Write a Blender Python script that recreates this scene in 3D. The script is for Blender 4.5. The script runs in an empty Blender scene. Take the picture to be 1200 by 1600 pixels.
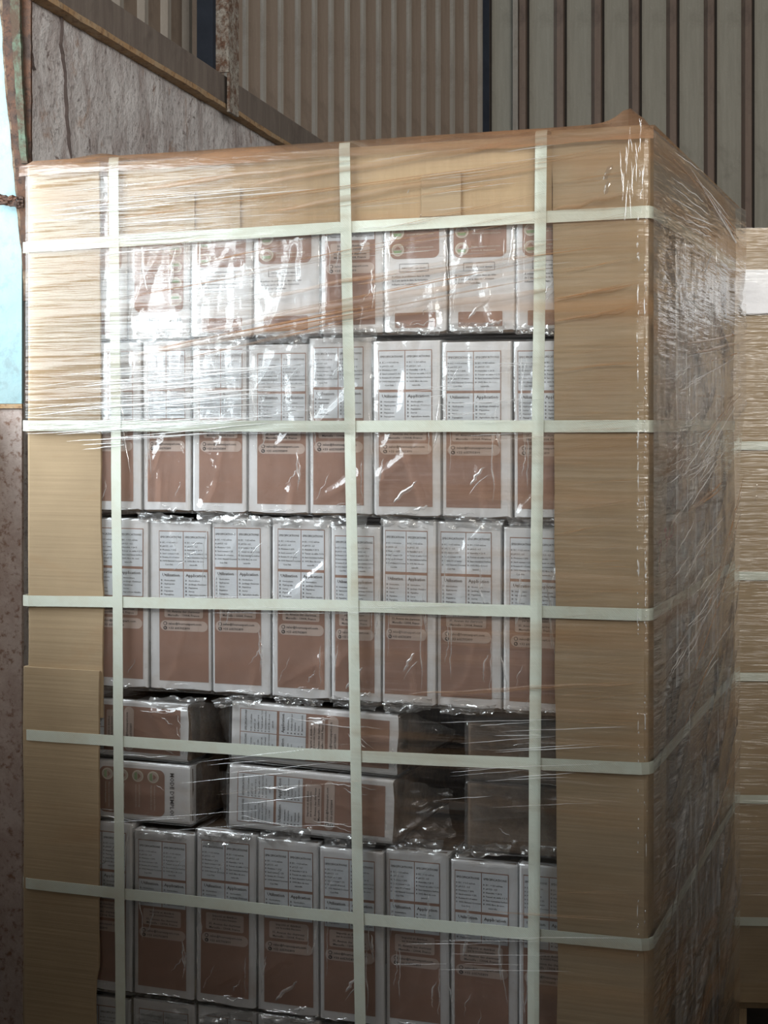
import bpy, bmesh, math, random
from mathutils import Vector, Matrix, noise

random.seed(7)
SC = bpy.context.scene
COL = SC.collection

# ------------------------------------------------------------------ camera
F_PX = 2508.0           # focal length in pixels of the 1200x1600 frame
EYE = 1.45              # eye height, the horizon lies at y = 665
cam_d = bpy.data.cameras.new('camera')
cam = bpy.data.objects.new('camera', cam_d)
COL.objects.link(cam)
cam.location = (0, 0, EYE)
cam.rotation_euler = (math.pi / 2, 0, 0)
cam_d.sensor_fit = 'VERTICAL'
cam_d.sensor_height = 24.0
cam_d.lens = F_PX / 1600 * 24.0
cam_d.shift_y = -(800 - 665) / 1600
cam_d.clip_start = 0.02
SC.camera = cam

# ------------------------------------------------------------------ world, light, exposure
world = bpy.data.worlds.new('world')
SC.world = world
world.use_nodes = True
bg = world.node_tree.nodes['Background']
bg.inputs[0].default_value = (0.72, 0.88, 1.0, 1)
bg.inputs[1].default_value = 1.0
SC.view_settings.view_transform = 'Standard'
SC.view_settings.look = 'None'
SC.view_settings.exposure = 0.32
SC.view_settings.gamma = 1.0
SC.cycles.transparent_max_bounces = 24
SC.cycles.max_bounces = 6
SC.cycles.diffuse_bounces = 3
SC.cycles.glossy_bounces = 3
SC.cycles.sample_clamp_indirect = 6.0

# left wall: X = WX + WS * (Y - WY)
WX, WY, WS = -1.0, 2.88, 0.23
WALL_ANG = math.atan(WS)          # turn of the wall from the +Y axis
def wall_pt(Y, off=0.0):
    """point of the left wall at depth Y, off metres outwards (to the left)"""
    n = Vector((-math.cos(WALL_ANG), math.sin(WALL_ANG)))
    p = Vector((WX + WS * (Y - WY), Y)) + n * off
    return p
WIN_Y0, WIN_Y1, WIN_Z0, WIN_Z1 = 1.25, 3.66, 1.50, 2.62

def area_light(name, loc, direction, sx, sy, power, col):
    d = bpy.data.lights.new(name, 'AREA')
    d.shape = 'RECTANGLE'
    d.size, d.size_y = sx, sy
    d.energy = power
    d.color = col
    o = bpy.data.objects.new(name, d)
    COL.objects.link(o)
    o.location = loc
    o.rotation_euler = Vector(direction).to_track_quat('-Z', 'Y').to_euler()
    return o
ymid = (WIN_Y0 + WIN_Y1) / 2
wp = wall_pt(ymid - 0.12, 0.33)
area_light('window_daylight', (wp.x, wp.y, (WIN_Z0 + WIN_Z1) / 2),
           (math.cos(WALL_ANG), -math.sin(WALL_ANG), 0.0), WIN_Y1 - WIN_Y0 - 0.26, WIN_Z1 - WIN_Z0 - 0.02,
           57, (0.88, 0.96, 1.0))
# daylight through the high opening of the entrance wall, behind the photographer
area_light('transom_daylight', (2.4, -3.96, 3.05), (0, 1, 0.0), 5.0, 1.2, 370, (1.0, 0.96, 0.89))

# ------------------------------------------------------------------ the pallet load's own frame
LX, LY = -0.641, 2.88                       # front left corner
RX, RY = 0.4107, 2.50                       # front right corner
WID = math.hypot(RX - LX, RY - LY)
TH = math.atan2(LY - RY, RX - LX)
DEP = 1.0
CT, ST = math.cos(TH), math.sin(TH)
TOP = 1.915
def W(u, d, z):
    return Vector((LX + u * CT + d * ST, LY - u * ST + d * CT, z))
def uv(px, py):
    """photo survey: where the sight line through (px, py) meets the front face"""
    k = (px - 600) / F_PX
    # X = k*Y ; (X-LX)*ST + (Y-LY)*CT = 0
    Y = (LX * ST + LY * CT) / (k * ST + CT)
    X = k * Y
    u = (X - LX) * CT - (Y - LY) * ST
    return u, EYE - (py - 665) / F_PX * Y
def uside(px, py):
    """the same on the right-hand face: depth d and height"""
    k = (px - 600) / F_PX
    # (X-LX)*CT - (Y-LY)*ST = WID
    Y = (WID + LX * CT - LY * ST) / (k * CT - ST)
    X = k * Y
    d = (X - LX) * ST + (Y - LY) * CT
    return d, EYE - (py - 665) / F_PX * Y

# ------------------------------------------------------------------ helpers
def link(name, me, parent=None, mats=None):
    o = bpy.data.objects.new(name, me)
    COL.objects.link(o)
    if parent is not None:
        o.parent = parent
    if mats and me is not None and len(me.materials) == 0:
        for m in (mats if isinstance(mats, (list, tuple)) else [mats]):
            me.materials.append(m)
    return o
def tag(o, label=None, cat=None, group=None, kind=None):
    if label: o['label'] = label
    if cat: o['category'] = cat
    if group: o['group'] = group
    if kind: o['kind'] = kind
    return o
def empty(name, loc=(0, 0, 0), rz=0.0, parent=None):
    o = bpy.data.objects.new(name, None)
    o.empty_display_size = 0.05
    COL.objects.link(o)
    o.location = loc
    o.rotation_euler = (0, 0, rz)
    o.parent = parent
    return o
def copy_tree(o, parent=None):
    c = o.copy()
    COL.objects.link(c)
    c.parent = parent
    for ch in list(o.children):
        copy_tree(ch, c)
    return c

class MB:
    def __init__(s):
        s.v, s.f, s.m = [], [], []
    def quad(s, a, b, c, d, m=0):
        i = len(s.v)
        s.v += [a, b, c, d]
        s.f.append((i, i + 1, i + 2, i + 3)); s.m.append(m)
    def poly(s, pts, m=0):
        i = len(s.v)
        s.v += list(pts)
        s.f.append(tuple(range(i, i + len(pts)))); s.m.append(m)
    def box(s, x0, x1, y0, y1, z0, z1, m=0):
        i = len(s.v)
        s.v += [(x, y, z) for z in (z0, z1) for y in (y0, y1) for x in (x0, x1)]
        for q in ((0, 2, 3, 1), (4, 5, 7, 6), (0, 1, 5, 4), (2, 6, 7, 3), (0, 4, 6, 2), (1, 3, 7, 5)):
            s.f.append(tuple(i + k for k in q)); s.m.append(m)
    def grid(s, pts, m=0):
        """pts: rows of equally long lists of points"""
        i = len(s.v)
        n = len(pts[0])
        for r in pts: s.v += list(r)
        for a in range(len(pts) - 1):
            for b in range(n - 1):
                k = i + a * n + b
                s.f.append((k, k + 1, k + n + 1, k + n)); s.m.append(m)
    def loft(s, secs, m=0, cap=True):
        i = len(s.v)
        n = len(secs[0])
        for r in secs: s.v += list(r)
        for a in range(len(secs) - 1):
            for b in range(n):
                k = i + a * n
                s.f.append((k + b, k + (b + 1) % n, k + n + (b + 1) % n, k + n + b)); s.m.append(m)
        if cap:
            s.f.append(tuple(i + b for b in range(n))[::-1]); s.m.append(m)
            e = i + (len(secs) - 1) * n
            s.f.append(tuple(e + b for b in range(n))); s.m.append(m)
    def mesh(s, name, mats, smooth=False):
        me = bpy.data.meshes.new(name)
        me.from_pydata([tuple(p) for p in s.v], [], s.f)
        for m in (mats if isinstance(mats, (list, tuple)) else [mats]): me.materials.append(m)
        me.polygons.foreach_set('material_index', s.m)
        bm = bmesh.new(); bm.from_mesh(me)
        bmesh.ops.recalc_face_normals(bm, faces=bm.faces)
        bm.to_mesh(me); bm.free()
        if smooth:
            me.polygons.foreach_set('use_smooth', [True] * len(me.polygons))
        me.update()
        return me
def bevel_mesh(me, w, seg=2):
    bm = bmesh.new(); bm.from_mesh(me)
    bmesh.ops.remove_doubles(bm, verts=bm.verts, dist=1e-6)
    bmesh.ops.bevel(bm, geom=list(bm.edges), offset=w, segments=seg, affect='EDGES', profile=0.5)
    bm.to_mesh(me); bm.free()
    return me
def N(x, y=0.0, z=0.0):
    return noise.noise(Vector((x, y, z)))
def lerp(a, b, t): return a + (b - a) * t
def interp(tab, x):
    if x <= tab[0][0]: return tab[0][1]
    for (x0, y0), (x1, y1) in zip(tab, tab[1:]):
        if x <= x1: return lerp(y0, y1, (x - x0) / (x1 - x0))
    return tab[-1][1]

# ------------------------------------------------------------------ materials
class NT:
    def __init__(s, name):
        s.mat = bpy.data.materials.new(name)
        s.mat.use_nodes = True
        s.t = s.mat.node_tree
        s.t.nodes.clear()
        s.out = s.t.nodes.new('ShaderNodeOutputMaterial')
    def n(s, typ, **kw):
        nd = s.t.nodes.new('ShaderNode' + typ)
        for k, v in kw.items():
            if k.startswith('_'): setattr(nd, k[1:], v)
            else:
                key = k.replace('__', ' ')
                nd.inputs[key].default_value = v
        return nd
    def l(s, a, b): s.t.links.new(a, b)
    def coords(s, scale=(1, 1, 1), rot=(0, 0, 0), loc=(0, 0, 0), kind='Object'):
        tc = s.n('TexCoord')
        mp = s.n('Mapping')
        mp.inputs['Scale'].default_value = scale
        mp.inputs['Rotation'].default_value = rot
        mp.inputs['Location'].default_value = loc
        s.l(tc.outputs[kind], mp.inputs['Vector'])
        return mp.outputs[0]
    def noise(s, vec, scale=5.0, detail=4.0, rough=0.6, dist=0.0):
        nd = s.n('TexNoise')
        nd.inputs['Scale'].default_value = scale
        nd.inputs['Detail'].default_value = detail
        nd.inputs['Roughness'].default_value = rough
        nd.inputs['Distortion'].default_value = dist
        s.l(vec, nd.inputs['Vector'])
        return nd.outputs[0]
    def ramp(s, fac, stops, interp='LINEAR'):
        nd = s.n('ValToRGB')
        cr = nd.color_ramp
        cr.interpolation = interp
        while len(cr.elements) < len(stops): cr.elements.new(0.5)
        for e, (p, c) in zip(cr.elements, stops):
            e.position = p
            e.color = (c, c, c, 1) if not isinstance(c, (tuple, list)) else (*c, 1)
        s.l(fac, nd.inputs[0])
        return nd.outputs[0]
    def mix(s, fac, a, b, mode='MIX'):
        nd = s.n('Mix', _data_type='RGBA', _blend_type=mode)
        for val, idx in ((fac, 0), (a, 6), (b, 7)):
            if isinstance(val, (int, float)): nd.inputs[idx].default_value = val
            elif isinstance(val, (tuple, list)): nd.inputs[idx].default_value = (*val, 1)
            else: s.l(val, nd.inputs[idx])
        return nd.outputs[2]
    def math(s, op, a, b=0.0, clamp=False):
        nd = s.n('Math', _operation=op, _use_clamp=clamp)
        for val, idx in ((a, 0), (b, 1)):
            if isinstance(val, (int, float)): nd.inputs[idx].default_value = val
            else: s.l(val, nd.inputs[idx])
        return nd.outputs[0]
    def bump(s, h, strength=0.3, dist=0.01):
        nd = s.n('Bump')
        nd.inputs['Strength'].default_value = strength
        nd.inputs['Distance'].default_value = dist
        s.l(h, nd.inputs['Height'])
        return nd.outputs[0]
    def principled(s, col, rough=0.6, bump=None, spec=0.3, metal=0.0):
        p = s.n('BsdfPrincipled')
        if isinstance(col, (tuple, list)): p.inputs['Base Color'].default_value = (*col, 1)
        else: s.l(col, p.inputs['Base Color'])
        if isinstance(rough, (int, float)): p.inputs['Roughness'].default_value = rough
        else: s.l(rough, p.inputs['Roughness'])
        p.inputs['Specular IOR Level'].default_value = spec
        p.inputs['Metallic'].default_value = metal
        if bump is not None: s.l(bump, p.inputs['Normal'])
        s.l(p.outputs[0], s.out.inputs[0])
        return p
    def shader_mix(s, fac, a, b):
        nd = s.n('MixShader')
        if isinstance(fac, (int, float)): nd.inputs[0].default_value = fac
        else: s.l(fac, nd.inputs[0])
        s.l(a, nd.inputs[1]); s.l(b, nd.inputs[2])
        return nd.outputs[0]

def m_cardboard(name, base, flute_axis='z', stain=0.35):
    t = NT(name)
    v = t.coords()
    sc = (3, 3, 140) if flute_axis == 'z' else (140, 140, 3)
    fl = t.noise(t.coords(scale=sc), 1.0, 2.0, 0.5)
    big = t.noise(v, 3.2, 5.0, 0.62)
    fine = t.noise(v, 260, 2.0, 0.6)
    c = t.mix(t.ramp(big, [(0.3, 0.0), (0.75, 1.0)]), tuple(x * 0.82 for x in base), tuple(min(1, x * 1.12) for x in base))
    c = t.mix(t.ramp(fl, [(0.35, 0.25), (0.6, 0.0)]), c, tuple(x * 0.72 for x in base))
    st = t.noise(t.coords(scale=(2.2, 2.2, 6), loc=(3, 1, 2)), 1.6, 6.0, 0.65, 0.6)
    c = t.mix(t.ramp(st, [(0.55, 0.0), (0.78, stain)]), c, (base[0] * 0.85, base[1] * 0.58, base[2] * 0.38))
    c = t.mix(t.math('MULTIPLY', fine, 0.16), c, tuple(x * 0.6 for x in base))
    t.principled(c, 0.85, t.bump(fl, 0.22, 0.003), 0.15)
    return t.mat
def m_strap():
    t = NT('woven strap')
    v = t.coords()
    w = t.n('TexWave', _wave_type='BANDS', _bands_direction='DIAGONAL')
    w.inputs['Scale'].default_value = 160; w.inputs['Distortion'].default_value = 1.5
    t.l(v, w.inputs['Vector'])
    d = t.noise(v, 14, 6, 0.7)
    c = t.mix(t.ramp(d, [(0.45, 0.0), (0.8, 0.55)]), (0.60, 0.64, 0.56), (0.50, 0.45, 0.34))
    t.principled(c, 0.5, t.bump(w.outputs[1], 0.12, 0.002), 0.35)
    return t.mat
def m_paper():
    t = NT('label paper')
    v = t.coords(kind='Object')
    oi = t.n('ObjectInfo')
    add = t.n('VectorMath', _operation='ADD')
    t.l(v, add.inputs[0]); t.l(oi.outputs['Location'], add.inputs[1])
    d = t.noise(add.outputs[0], 9, 6, 0.68, 0.5)
    sp = t.noise(add.outputs[0], 70, 4, 0.7)
    c = t.mix(t.ramp(d, [(0.5, 0.0), (0.82, 0.6)]), (0.78, 0.775, 0.785), (0.56, 0.45, 0.36))
    c = t.mix(t.ramp(sp, [(0.62, 0.0), (0.8, 0.35)]), c, (0.35, 0.29, 0.25))
    t.principled(c, 0.6, t.bump(d, 0.12, 0.004), 0.25)
    return t.mat
def m_ink(name, col, var=0.12):
    t = NT(name)
    d = t.noise(t.coords(), 11, 5, 0.6)
    c = t.mix(t.ramp(d, [(0.35, 0.0), (0.75, 1.0)]), tuple(x * (1 - var) for x in col), tuple(min(1, x * (1 + var)) for x in col))
    t.principled(c, 0.55, None, 0.25)
    return t.mat
def m_coir(name='pressed coir', base=(0.20, 0.135, 0.09)):
    t = NT(name)
    v = t.coords()
    a = t.noise(v, 60, 6, 0.7)
    b = t.noise(v, 8, 4, 0.6)
    c = t.mix(t.ramp(a, [(0.3, 0.0), (0.72, 1.0)]), tuple(x * 0.55 for x in base), tuple(x * 1.35 for x in base))
    c = t.mix(t.math('MULTIPLY', b, 0.4), c, (0.26, 0.22, 0.19))
    t.principled(c, 0.9, t.bump(a, 0.5, 0.004), 0.1)
    return t.mat
def m_clear(name, refl=1.4, base_refl=0.03, milk=0.05, milk_col=(0.85, 0.85, 0.85), rough=0.09,
            bump_scale=None, bump_strength=0.2, bump_rot=0.0, dust=None, dust_col=(0.50, 0.27, 0.12)):
    t = NT(name)
    nrm = None
    if bump_scale:
        v = t.coords(scale=bump_scale, rot=(0, bump_rot, 0))
        h = t.noise(v, 1.0, 3.0, 0.55, 0.25)
        nrm = t.bump(h, bump_strength, 0.01)
    tr = t.n('BsdfTransparent')
    tr.inputs[0].default_value = (0.985, 0.985, 0.98, 1)
    gl = t.n('BsdfGlossy')
    gl.inputs['Roughness'].default_value = rough
    gl.inputs['Color'].default_value = (1, 1, 1, 1)
    fr = t.n('Fresnel')
    fr.inputs['IOR'].default_value = 1.5
    if nrm is not None:
        t.l(nrm, gl.inputs['Normal']); t.l(nrm, fr.inputs['Normal'])
    fac = t.math('ADD', t.math('MULTIPLY', fr.outputs[0], refl), base_refl, True)
    fac = t.math('MINIMUM', fac, 0.6)
    s = t.shader_mix(fac, tr.outputs[0], gl.outputs[0])
    df = t.n('BsdfDiffuse'); df.inputs[0].default_value = (*milk_col, 1)
    tl = t.n('BsdfTranslucent'); tl.inputs[0].default_value = (*milk_col, 1)
    sc = t.shader_mix(0.45, df.outputs[0], tl.outputs[0])
    mk = t.noise(t.coords(scale=(4, 4, 30), rot=(0, bump_rot, 0)), 1.0, 4.0, 0.6)
    mf = t.math('MULTIPLY', t.ramp(mk, [(0.42, 0.25), (0.72, 1.0)]), milk)
    s = t.shader_mix(mf, s, sc)
    if dust:
        d1 = t.noise(t.coords(scale=(0.9, 0.9, 22), rot=(0, bump_rot, 0), loc=(2.2, 0, 0.4)), 1.0, 4.0, 0.6, 0.3)
        d2 = t.noise(t.coords(scale=(1.5, 1.5, 2.2), loc=(1.0, 4.0, 0.3)), 1.0, 3.0, 0.5)
        dm = t.math('MULTIPLY', t.ramp(d1, [(0.48, 0.0), (0.72, 1.0)]), t.ramp(d2, [(0.38, 0.15), (0.62, 1.0)]))
        dm = t.math('MULTIPLY', dm, dust)
        dd = t.n('BsdfDiffuse'); dd.inputs[0].default_value = (*dust_col, 1)
        dt = t.n('BsdfTranslucent'); dt.inputs[0].default_value = (*dust_col, 1)
        ds = t.shader_mix(0.4, dd.outputs[0], dt.outputs[0])
        s = t.shader_mix(dm, s, ds)
    t.l(s, t.out.inputs[0])
    return t.mat
def m_plaster():
    t = NT('stained plaster')
    v = t.coords()
    a = t.noise(v, 3.0, 8, 0.68, 0.4)
    b = t.noise(t.coords(scale=(5, 5, 1.4)), 2.2, 8, 0.72, 0.8)
    g = t.noise(v, 45, 6, 0.7)
    c = t.mix(t.ramp(a, [(0.32, 0.0), (0.68, 1.0)]), (0.66, 0.63, 0.64), (0.84, 0.82, 0.83))
    c = t.mix(t.ramp(b, [(0.46, 0.0), (0.64, 0.8)]), c, (0.36, 0.29, 0.28))
    c = t.mix(t.ramp(g, [(0.53, 0.0), (0.68, 0.75)]), c, (0.2, 0.165, 0.165))
    sp2 = t.noise(t.coords(loc=(3, 5, 1)), 14, 8, 0.75, 1.2)
    c = t.mix(t.ramp(sp2, [(0.60, 0.0), (0.66, 0.85)]), c, (0.15, 0.11, 0.10))
    rr = t.noise(t.coords(scale=(7, 7, 5), loc=(0.7, 2.0, 5.0)), 1.6, 7, 0.7, 0.5)
    c = t.mix(t.ramp(rr, [(0.58, 0.0), (0.68, 0.75)]), c, (0.40, 0.25, 0.18))
    h = t.math('ADD', t.math('MULTIPLY', a, 0.6), t.math('MULTIPLY', g, 0.4))
    t.principled(c, 0.92, t.bump(h, 0.9, 0.03), 0.1)
    return t.mat
def m_rust(name, c1, c2, c3, scale=18, lo=0.42, hi=0.6):
    t = NT(name)
    v = t.coords()
    a = t.noise(v, scale, 7, 0.72, 0.3)
    b = t.noise(v, scale * 3.5, 5, 0.7)
    c = t.mix(t.ramp(a, [(lo, 0.0), (hi, 1.0)]), c1, c2)
    c = t.mix(t.ramp(b, [(0.52, 0.0), (0.66, 0.85)]), c, c3)
    t.principled(c, 0.8, t.bump(a, 0.5, 0.01), 0.2)
    return t.mat
def m_sheet(name, base, streak, dark):
    t = NT(name)
    a = t.noise(t.coords(scale=(14, 14, 0.9)), 2.0, 7, 0.7)
    b = t.noise(t.coords(scale=(5, 5, 3)), 1.5, 7, 0.7, 0.5)
    c = t.mix(t.ramp(a, [(0.36, 0.0), (0.66, 1.0)]), base, streak)
    c = t.mix(t.ramp(b, [(0.52, 0.0), (0.75, 0.7)]), c, dark)
    sc = t.noise(t.coords(scale=(9, 9, 5), loc=(4, 2, 1)), 3.0, 2, 0.5, 2.5)
    c = t.mix(t.ramp(sc, [(0.495, 0.0), (0.5, 0.22), (0.505, 0.0)]), c, tuple(min(1, x * 2) for x in streak))
    t.principled(c, 0.62, t.bump(b, 0.2, 0.01), 0.3)
    return t.mat
def m_plain(name, col, rough=0.8, sc=6, var=0.25, spec=0.2):
    t = NT(name)
    a = t.noise(t.coords(), sc, 6, 0.65)
    c = t.mix(t.ramp(a, [(0.3, 0.0), (0.7, 1.0)]), tuple(x * (1 - var) for x in col), tuple(min(1, x * (1 + var)) for x in col))
    t.principled(c, rough, t.bump(a, 0.25, 0.01), spec)
    return t.mat

M = {}
M['card'] = m_cardboard('kraft cardboard', (0.40, 0.30, 0.19))
M['card_h'] = m_cardboard('kraft cardboard, upright flutes', (0.41, 0.295, 0.175), 'x', 0.5)
M['strap'] = m_strap()
M['paper'] = m_paper()
M['brown'] = m_ink('brown print', (0.375, 0.225, 0.17))
M['pale'] = m_ink('pale brown print', (0.58, 0.465, 0.41), 0.05)
M['cell'] = m_ink('white print ground', (0.74, 0.765, 0.80), 0.05)
M['ink'] = m_ink('dark print', (0.085, 0.07, 0.068))
M['cream'] = m_ink('cream print', (0.70, 0.66, 0.56), 0.05)
M['green'] = m_ink('green print', (0.30, 0.40, 0.22), 0.1)
M['coir'] = m_coir()
M['bag'] = m_clear('clear bag', refl=1.3, base_refl=0.02, milk=0.07, rough=0.07, bump_scale=(30, 30, 30), bump_strength=0.10)
M['flap'] = m_clear('clear bag folds', refl=1.6, base_refl=0.03, milk=0.08, rough=0.1, bump_scale=(40, 40, 40), bump_strength=0.2)
M['bag_end'] = m_clear('crumpled bag ends', refl=2.0, base_refl=0.06, milk=0.3, rough=0.1, bump_scale=(60, 60, 60), bump_strength=0.4)
M['film_far'] = m_clear('stretch film of the other load', refl=0.9, base_refl=0.0, milk=0.05, rough=0.2, bump_scale=(5, 5, 120), bump_strength=0.4)
M['film'] = m_clear('stretch film', refl=0.95, base_refl=0.008, milk=0.03, rough=0.13, bump_scale=(4, 4, 150), bump_strength=0.34,
                    bump_rot=math.radians(-6), dust=0.34)
M['film_side'] = m_clear('stretch film, layered', refl=1.6, base_refl=0.04, milk=0.11, milk_col=(0.66, 0.66, 0.70), rough=0.13, bump_scale=(14, 9, 110),
                    bump_strength=0.5, bump_rot=0.0, dust=0.6)
M['film_top'] = m_clear('stretch film, dusty', refl=1.2, base_refl=0.03, milk=0.88, milk_col=(0.40, 0.225, 0.125), rough=0.2, bump_scale=(8, 8, 60), bump_strength=0.7)
M['fold'] = m_clear('stretch film folds', refl=2.4, base_refl=0.2, milk=0.72, milk_col=(0.92, 0.92, 0.92), rough=0.14)
M['dust_fold'] = m_clear('dusty film folds', refl=1.0, base_refl=0.03, milk=0.85, milk_col=(0.52, 0.285, 0.135), rough=0.25)
M['dust_band'] = m_clear('dusty film bands', refl=1.0, base_refl=0.02, milk=0.45, milk_col=(0.52, 0.285, 0.135), rough=0.25)
M['plaster'] = m_plaster()
M['rust'] = m_rust('rusted steel', (0.11, 0.058, 0.038), (0.06, 0.042, 0.035), (0.03, 0.022, 0.019))
M['rust_pale'] = m_rust('rusted steel with flaking paint', (0.42, 0.40, 0.36), (0.17, 0.10, 0.07), (0.07, 0.045, 0.035), 30)
M['green_paint'] = m_rust('flaking green paint', (0.10, 0.14, 0.10), (0.075, 0.05, 0.035), (0.04, 0.03, 0.025), 12, 0.42, 0.56)
M['blue_paint'] = m_rust('pale blue paint', (0.31, 0.46, 0.49), (0.34, 0.47, 0.49), (0.27, 0.36, 0.38), 10)
M['crust'] = m_rust('dirty plaster crust', (0.22, 0.16, 0.11), (0.075, 0.042, 0.028), (0.035, 0.024, 0.02), 22)
M['orange'] = m_rust('orange rust and lit lip', (0.44, 0.28, 0.15), (0.46, 0.34, 0.22), (0.20, 0.12, 0.08), 20)  # rust on the window sill; on the beam lip it is painted light
M['timber'] = m_sheet('dark steel beam', (0.17, 0.14, 0.125), (0.24, 0.205, 0.18), (0.09, 0.07, 0.065))
M['pan'] = m_sheet('grey wall sheet', (0.235, 0.222, 0.185), (0.30, 0.285, 0.24), (0.155, 0.14, 0.115))
M['rib'] = m_sheet('brown rib', (0.15, 0.105, 0.085), (0.19, 0.14, 0.11), (0.07, 0.05, 0.045))
M['ribline'] = m_plain('dark joint', (0.03, 0.025, 0.022))
M['tan'] = m_sheet('tan corrugated sheet', (0.215, 0.165, 0.128), (0.265, 0.21, 0.17), (0.14, 0.105, 0.085))
M['tan_rib'] = m_sheet('pale rib', (0.26, 0.23, 0.20), (0.33, 0.305, 0.27), (0.17, 0.135, 0.11))
M['plaster_rust'] = m_rust('rust-stained plaster', (0.62, 0.53, 0.49), (0.50, 0.40, 0.36), (0.24, 0.12, 0.07), 16)
M['crack'] = m_plain('dirt in cracks', (0.13, 0.105, 0.10))
M['conc'] = m_plain('concrete floor', (0.17, 0.16, 0.15))
M['roof'] = m_plain('roof sheet', (0.32, 0.30, 0.28))
M['void'] = m_plain('dark timber and gap', (0.028, 0.035, 0.05))  # post's dark stud, and the painted darkness of the wall gap
M['wood'] = m_sheet('pallet timber', (0.40, 0.29, 0.17), (0.48, 0.36, 0.22), (0.26, 0.18, 0.11))
M['redpen'] = m_plain('red marker', (0.25, 0.03, 0.03))

# ------------------------------------------------------------------ the building
def struct(o, kind='structure'):
    o['kind'] = kind
    return o
m = MB(); m.box(-3.2, 6.2, -4.2, 8.4, -0.12, 0.0)
struct(link('floor', m.mesh('floor', M['conc'])))
m = MB(); m.box(-3.2, 6.2, -4.2, 8.4, 5.2, 5.3)
struct(link('ceiling', m.mesh('ceiling', M['roof'])))
m = MB(); m.box(6.0, 6.2, -4.2, 8.4, 0, 5.2)
struct(link('wall_right', m.mesh('wall_right', M['roof'])))
m = MB()      # entrance wall with the high opening
m.box(-3.2, -0.2, -4.2, -4.0, 0, 5.2); m.box(5.0, 6.0, -4.2, -4.0, 0, 5.2)
m.box(-0.2, 5.0, -4.2, -4.0, 0, 2.4); m.box(-0.2, 5.0, -4.2, -4.0, 3.7, 5.2)
struct(link('wall_front', m.mesh('wall_front', M['roof'])))
m = MB(); m.box(-1.6, 5.0, -0.75, -0.6, 0, 2.15)      # added unseen walls behind and beside the camera, to shade the lower load
m.box(-0.90, -0.80, -0.6, 2.72, 0, 1.28)
struct(link('wall_added_shade', m.mesh('wall_added_shade', M['roof'])))

# left wall: masonry up to 2.44 m with the window opening, its own frame: x along the wall, y outwards
wl0 = wall_pt(WY)
def wall_len(Y): return (Y - WY) / math.cos(WALL_ANG)
WROT = math.pi / 2 - WALL_ANG                # local +x runs along the wall into the picture, local +y outwards
wall_left = empty('wall_left', (wl0.x, wl0.y, 0), WROT)
struct(wall_left)
WTOP = 2.435
def masonry(name, x0, x1, z0, z1, nx, nz, yo=0.0):
    mb = MB()
    rows = []
    for j in range(nz + 1):
        r = []
        for i in range(nx + 1):
            x = lerp(x0, x1, i / nx); z = lerp(z0, z1, j / nz)
            edge = 0 < i < nx and 0 < j < nz
            r.append((x, (0.006 * N(x * 7, z * 7, 3) + 0.004 * N(x * 23, z * 23, 8)) if edge else 0.0, z))
        rows.append(r)
    mb.grid(rows)
    mb.box(x0, x1, 0.012, 0.30, z0, z1)
    mb.quad((x0, 0, z0), (x0, 0, z1), (x0, 0.02, z1), (x0, 0.02, z0))
    mb.quad((x1, 0, z0), (x1, 0, z1), (x1, 0.02, z1), (x1, 0.02, z0))
    mb.quad((x0, 0, z1), (x1, 0, z1), (x1, 0.02, z1), (x0, 0.02, z1))
    if yo: mb.v = [(x, yo + y * 0.3, z) for x, y, z in mb.v]
    return link(name, mb.mesh(name, M['plaster'], False), wall_left)
a0, a1 = wall_len(WIN_Y0), wall_len(WIN_Y1)
masonry('masonry_pier', a1, wall_len(7.4), 0, WTOP, 90, 60)
masonry('masonry_parapet', a0, a1, 0, WIN_Z0 - 0.012, 60, 40, 0.09)
m = MB(); m.box(a1 - 0.012, a1 - 0.001, 0.0, 0.09, 0, WIN_Z0 - 0.012); link('masonry_return', m.mesh('masonry_return', M['plaster_rust']), wall_left)
masonry('masonry_pier', wall_len(-4.3), a0, 0, WTOP, 30, 20)
m = MB(); m.box(wall_len(-4.3), a1, 0.02, 0.28, WIN_Z1, 5.2)     # solid wall above the window
m.box(wall_len(-4.3), a0, 0.02, 0.28, WTOP, WIN_Z1)
link('lintel', m.mesh('lintel', M['plaster']), wall_left)
# long cracks in the plaster
def crack(pts, w):
    mb = MB(); secs = []
    for k, (x, z) in enumerate(pts):
        ww = w * (0.5 + 0.9 * abs(N(k * 0.7, 3.3))) * (0.2 if k in (0, len(pts) - 1) else 1)
        secs.append([(x - ww, -0.0075, z), (x + ww, -0.0075, z), (x + ww, 0.004, z), (x - ww, 0.004, z)])
    mb.loft(secs)
    return link('crack', mb.mesh('crack', M['crack']), wall_left)
def wallpx(px, py):
    Y = 0.0
    A = 600 + F_PX * WS; B = F_PX * (WS * WY - WX)
    Y = B / (A - px)
    return wall_len(Y), EYE - (py - 665) / F_PX * Y
def jitter_line(p, q, n, amp, seed):
    out = []
    for i in range(n + 1):
        t = i / n
        out.append((lerp(p[0], q[0], t) + amp * N(t * 6, seed) + amp * 0.5 * N(t * 19, seed + 5), lerp(p[1], q[1], t)))
    return out
crack(jitter_line(wallpx(91, 15), wallpx(108, 250), 34, 0.012, 1.0), 0.0018)
crack(jitter_line(wallpx(30, 0), wallpx(46, 270), 34, 0.005, 4.0), 0.0022)
crack(jitter_line(wallpx(30, 20), wallpx(52, 110), 14, 0.01, 7.0), 0.001)

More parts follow.
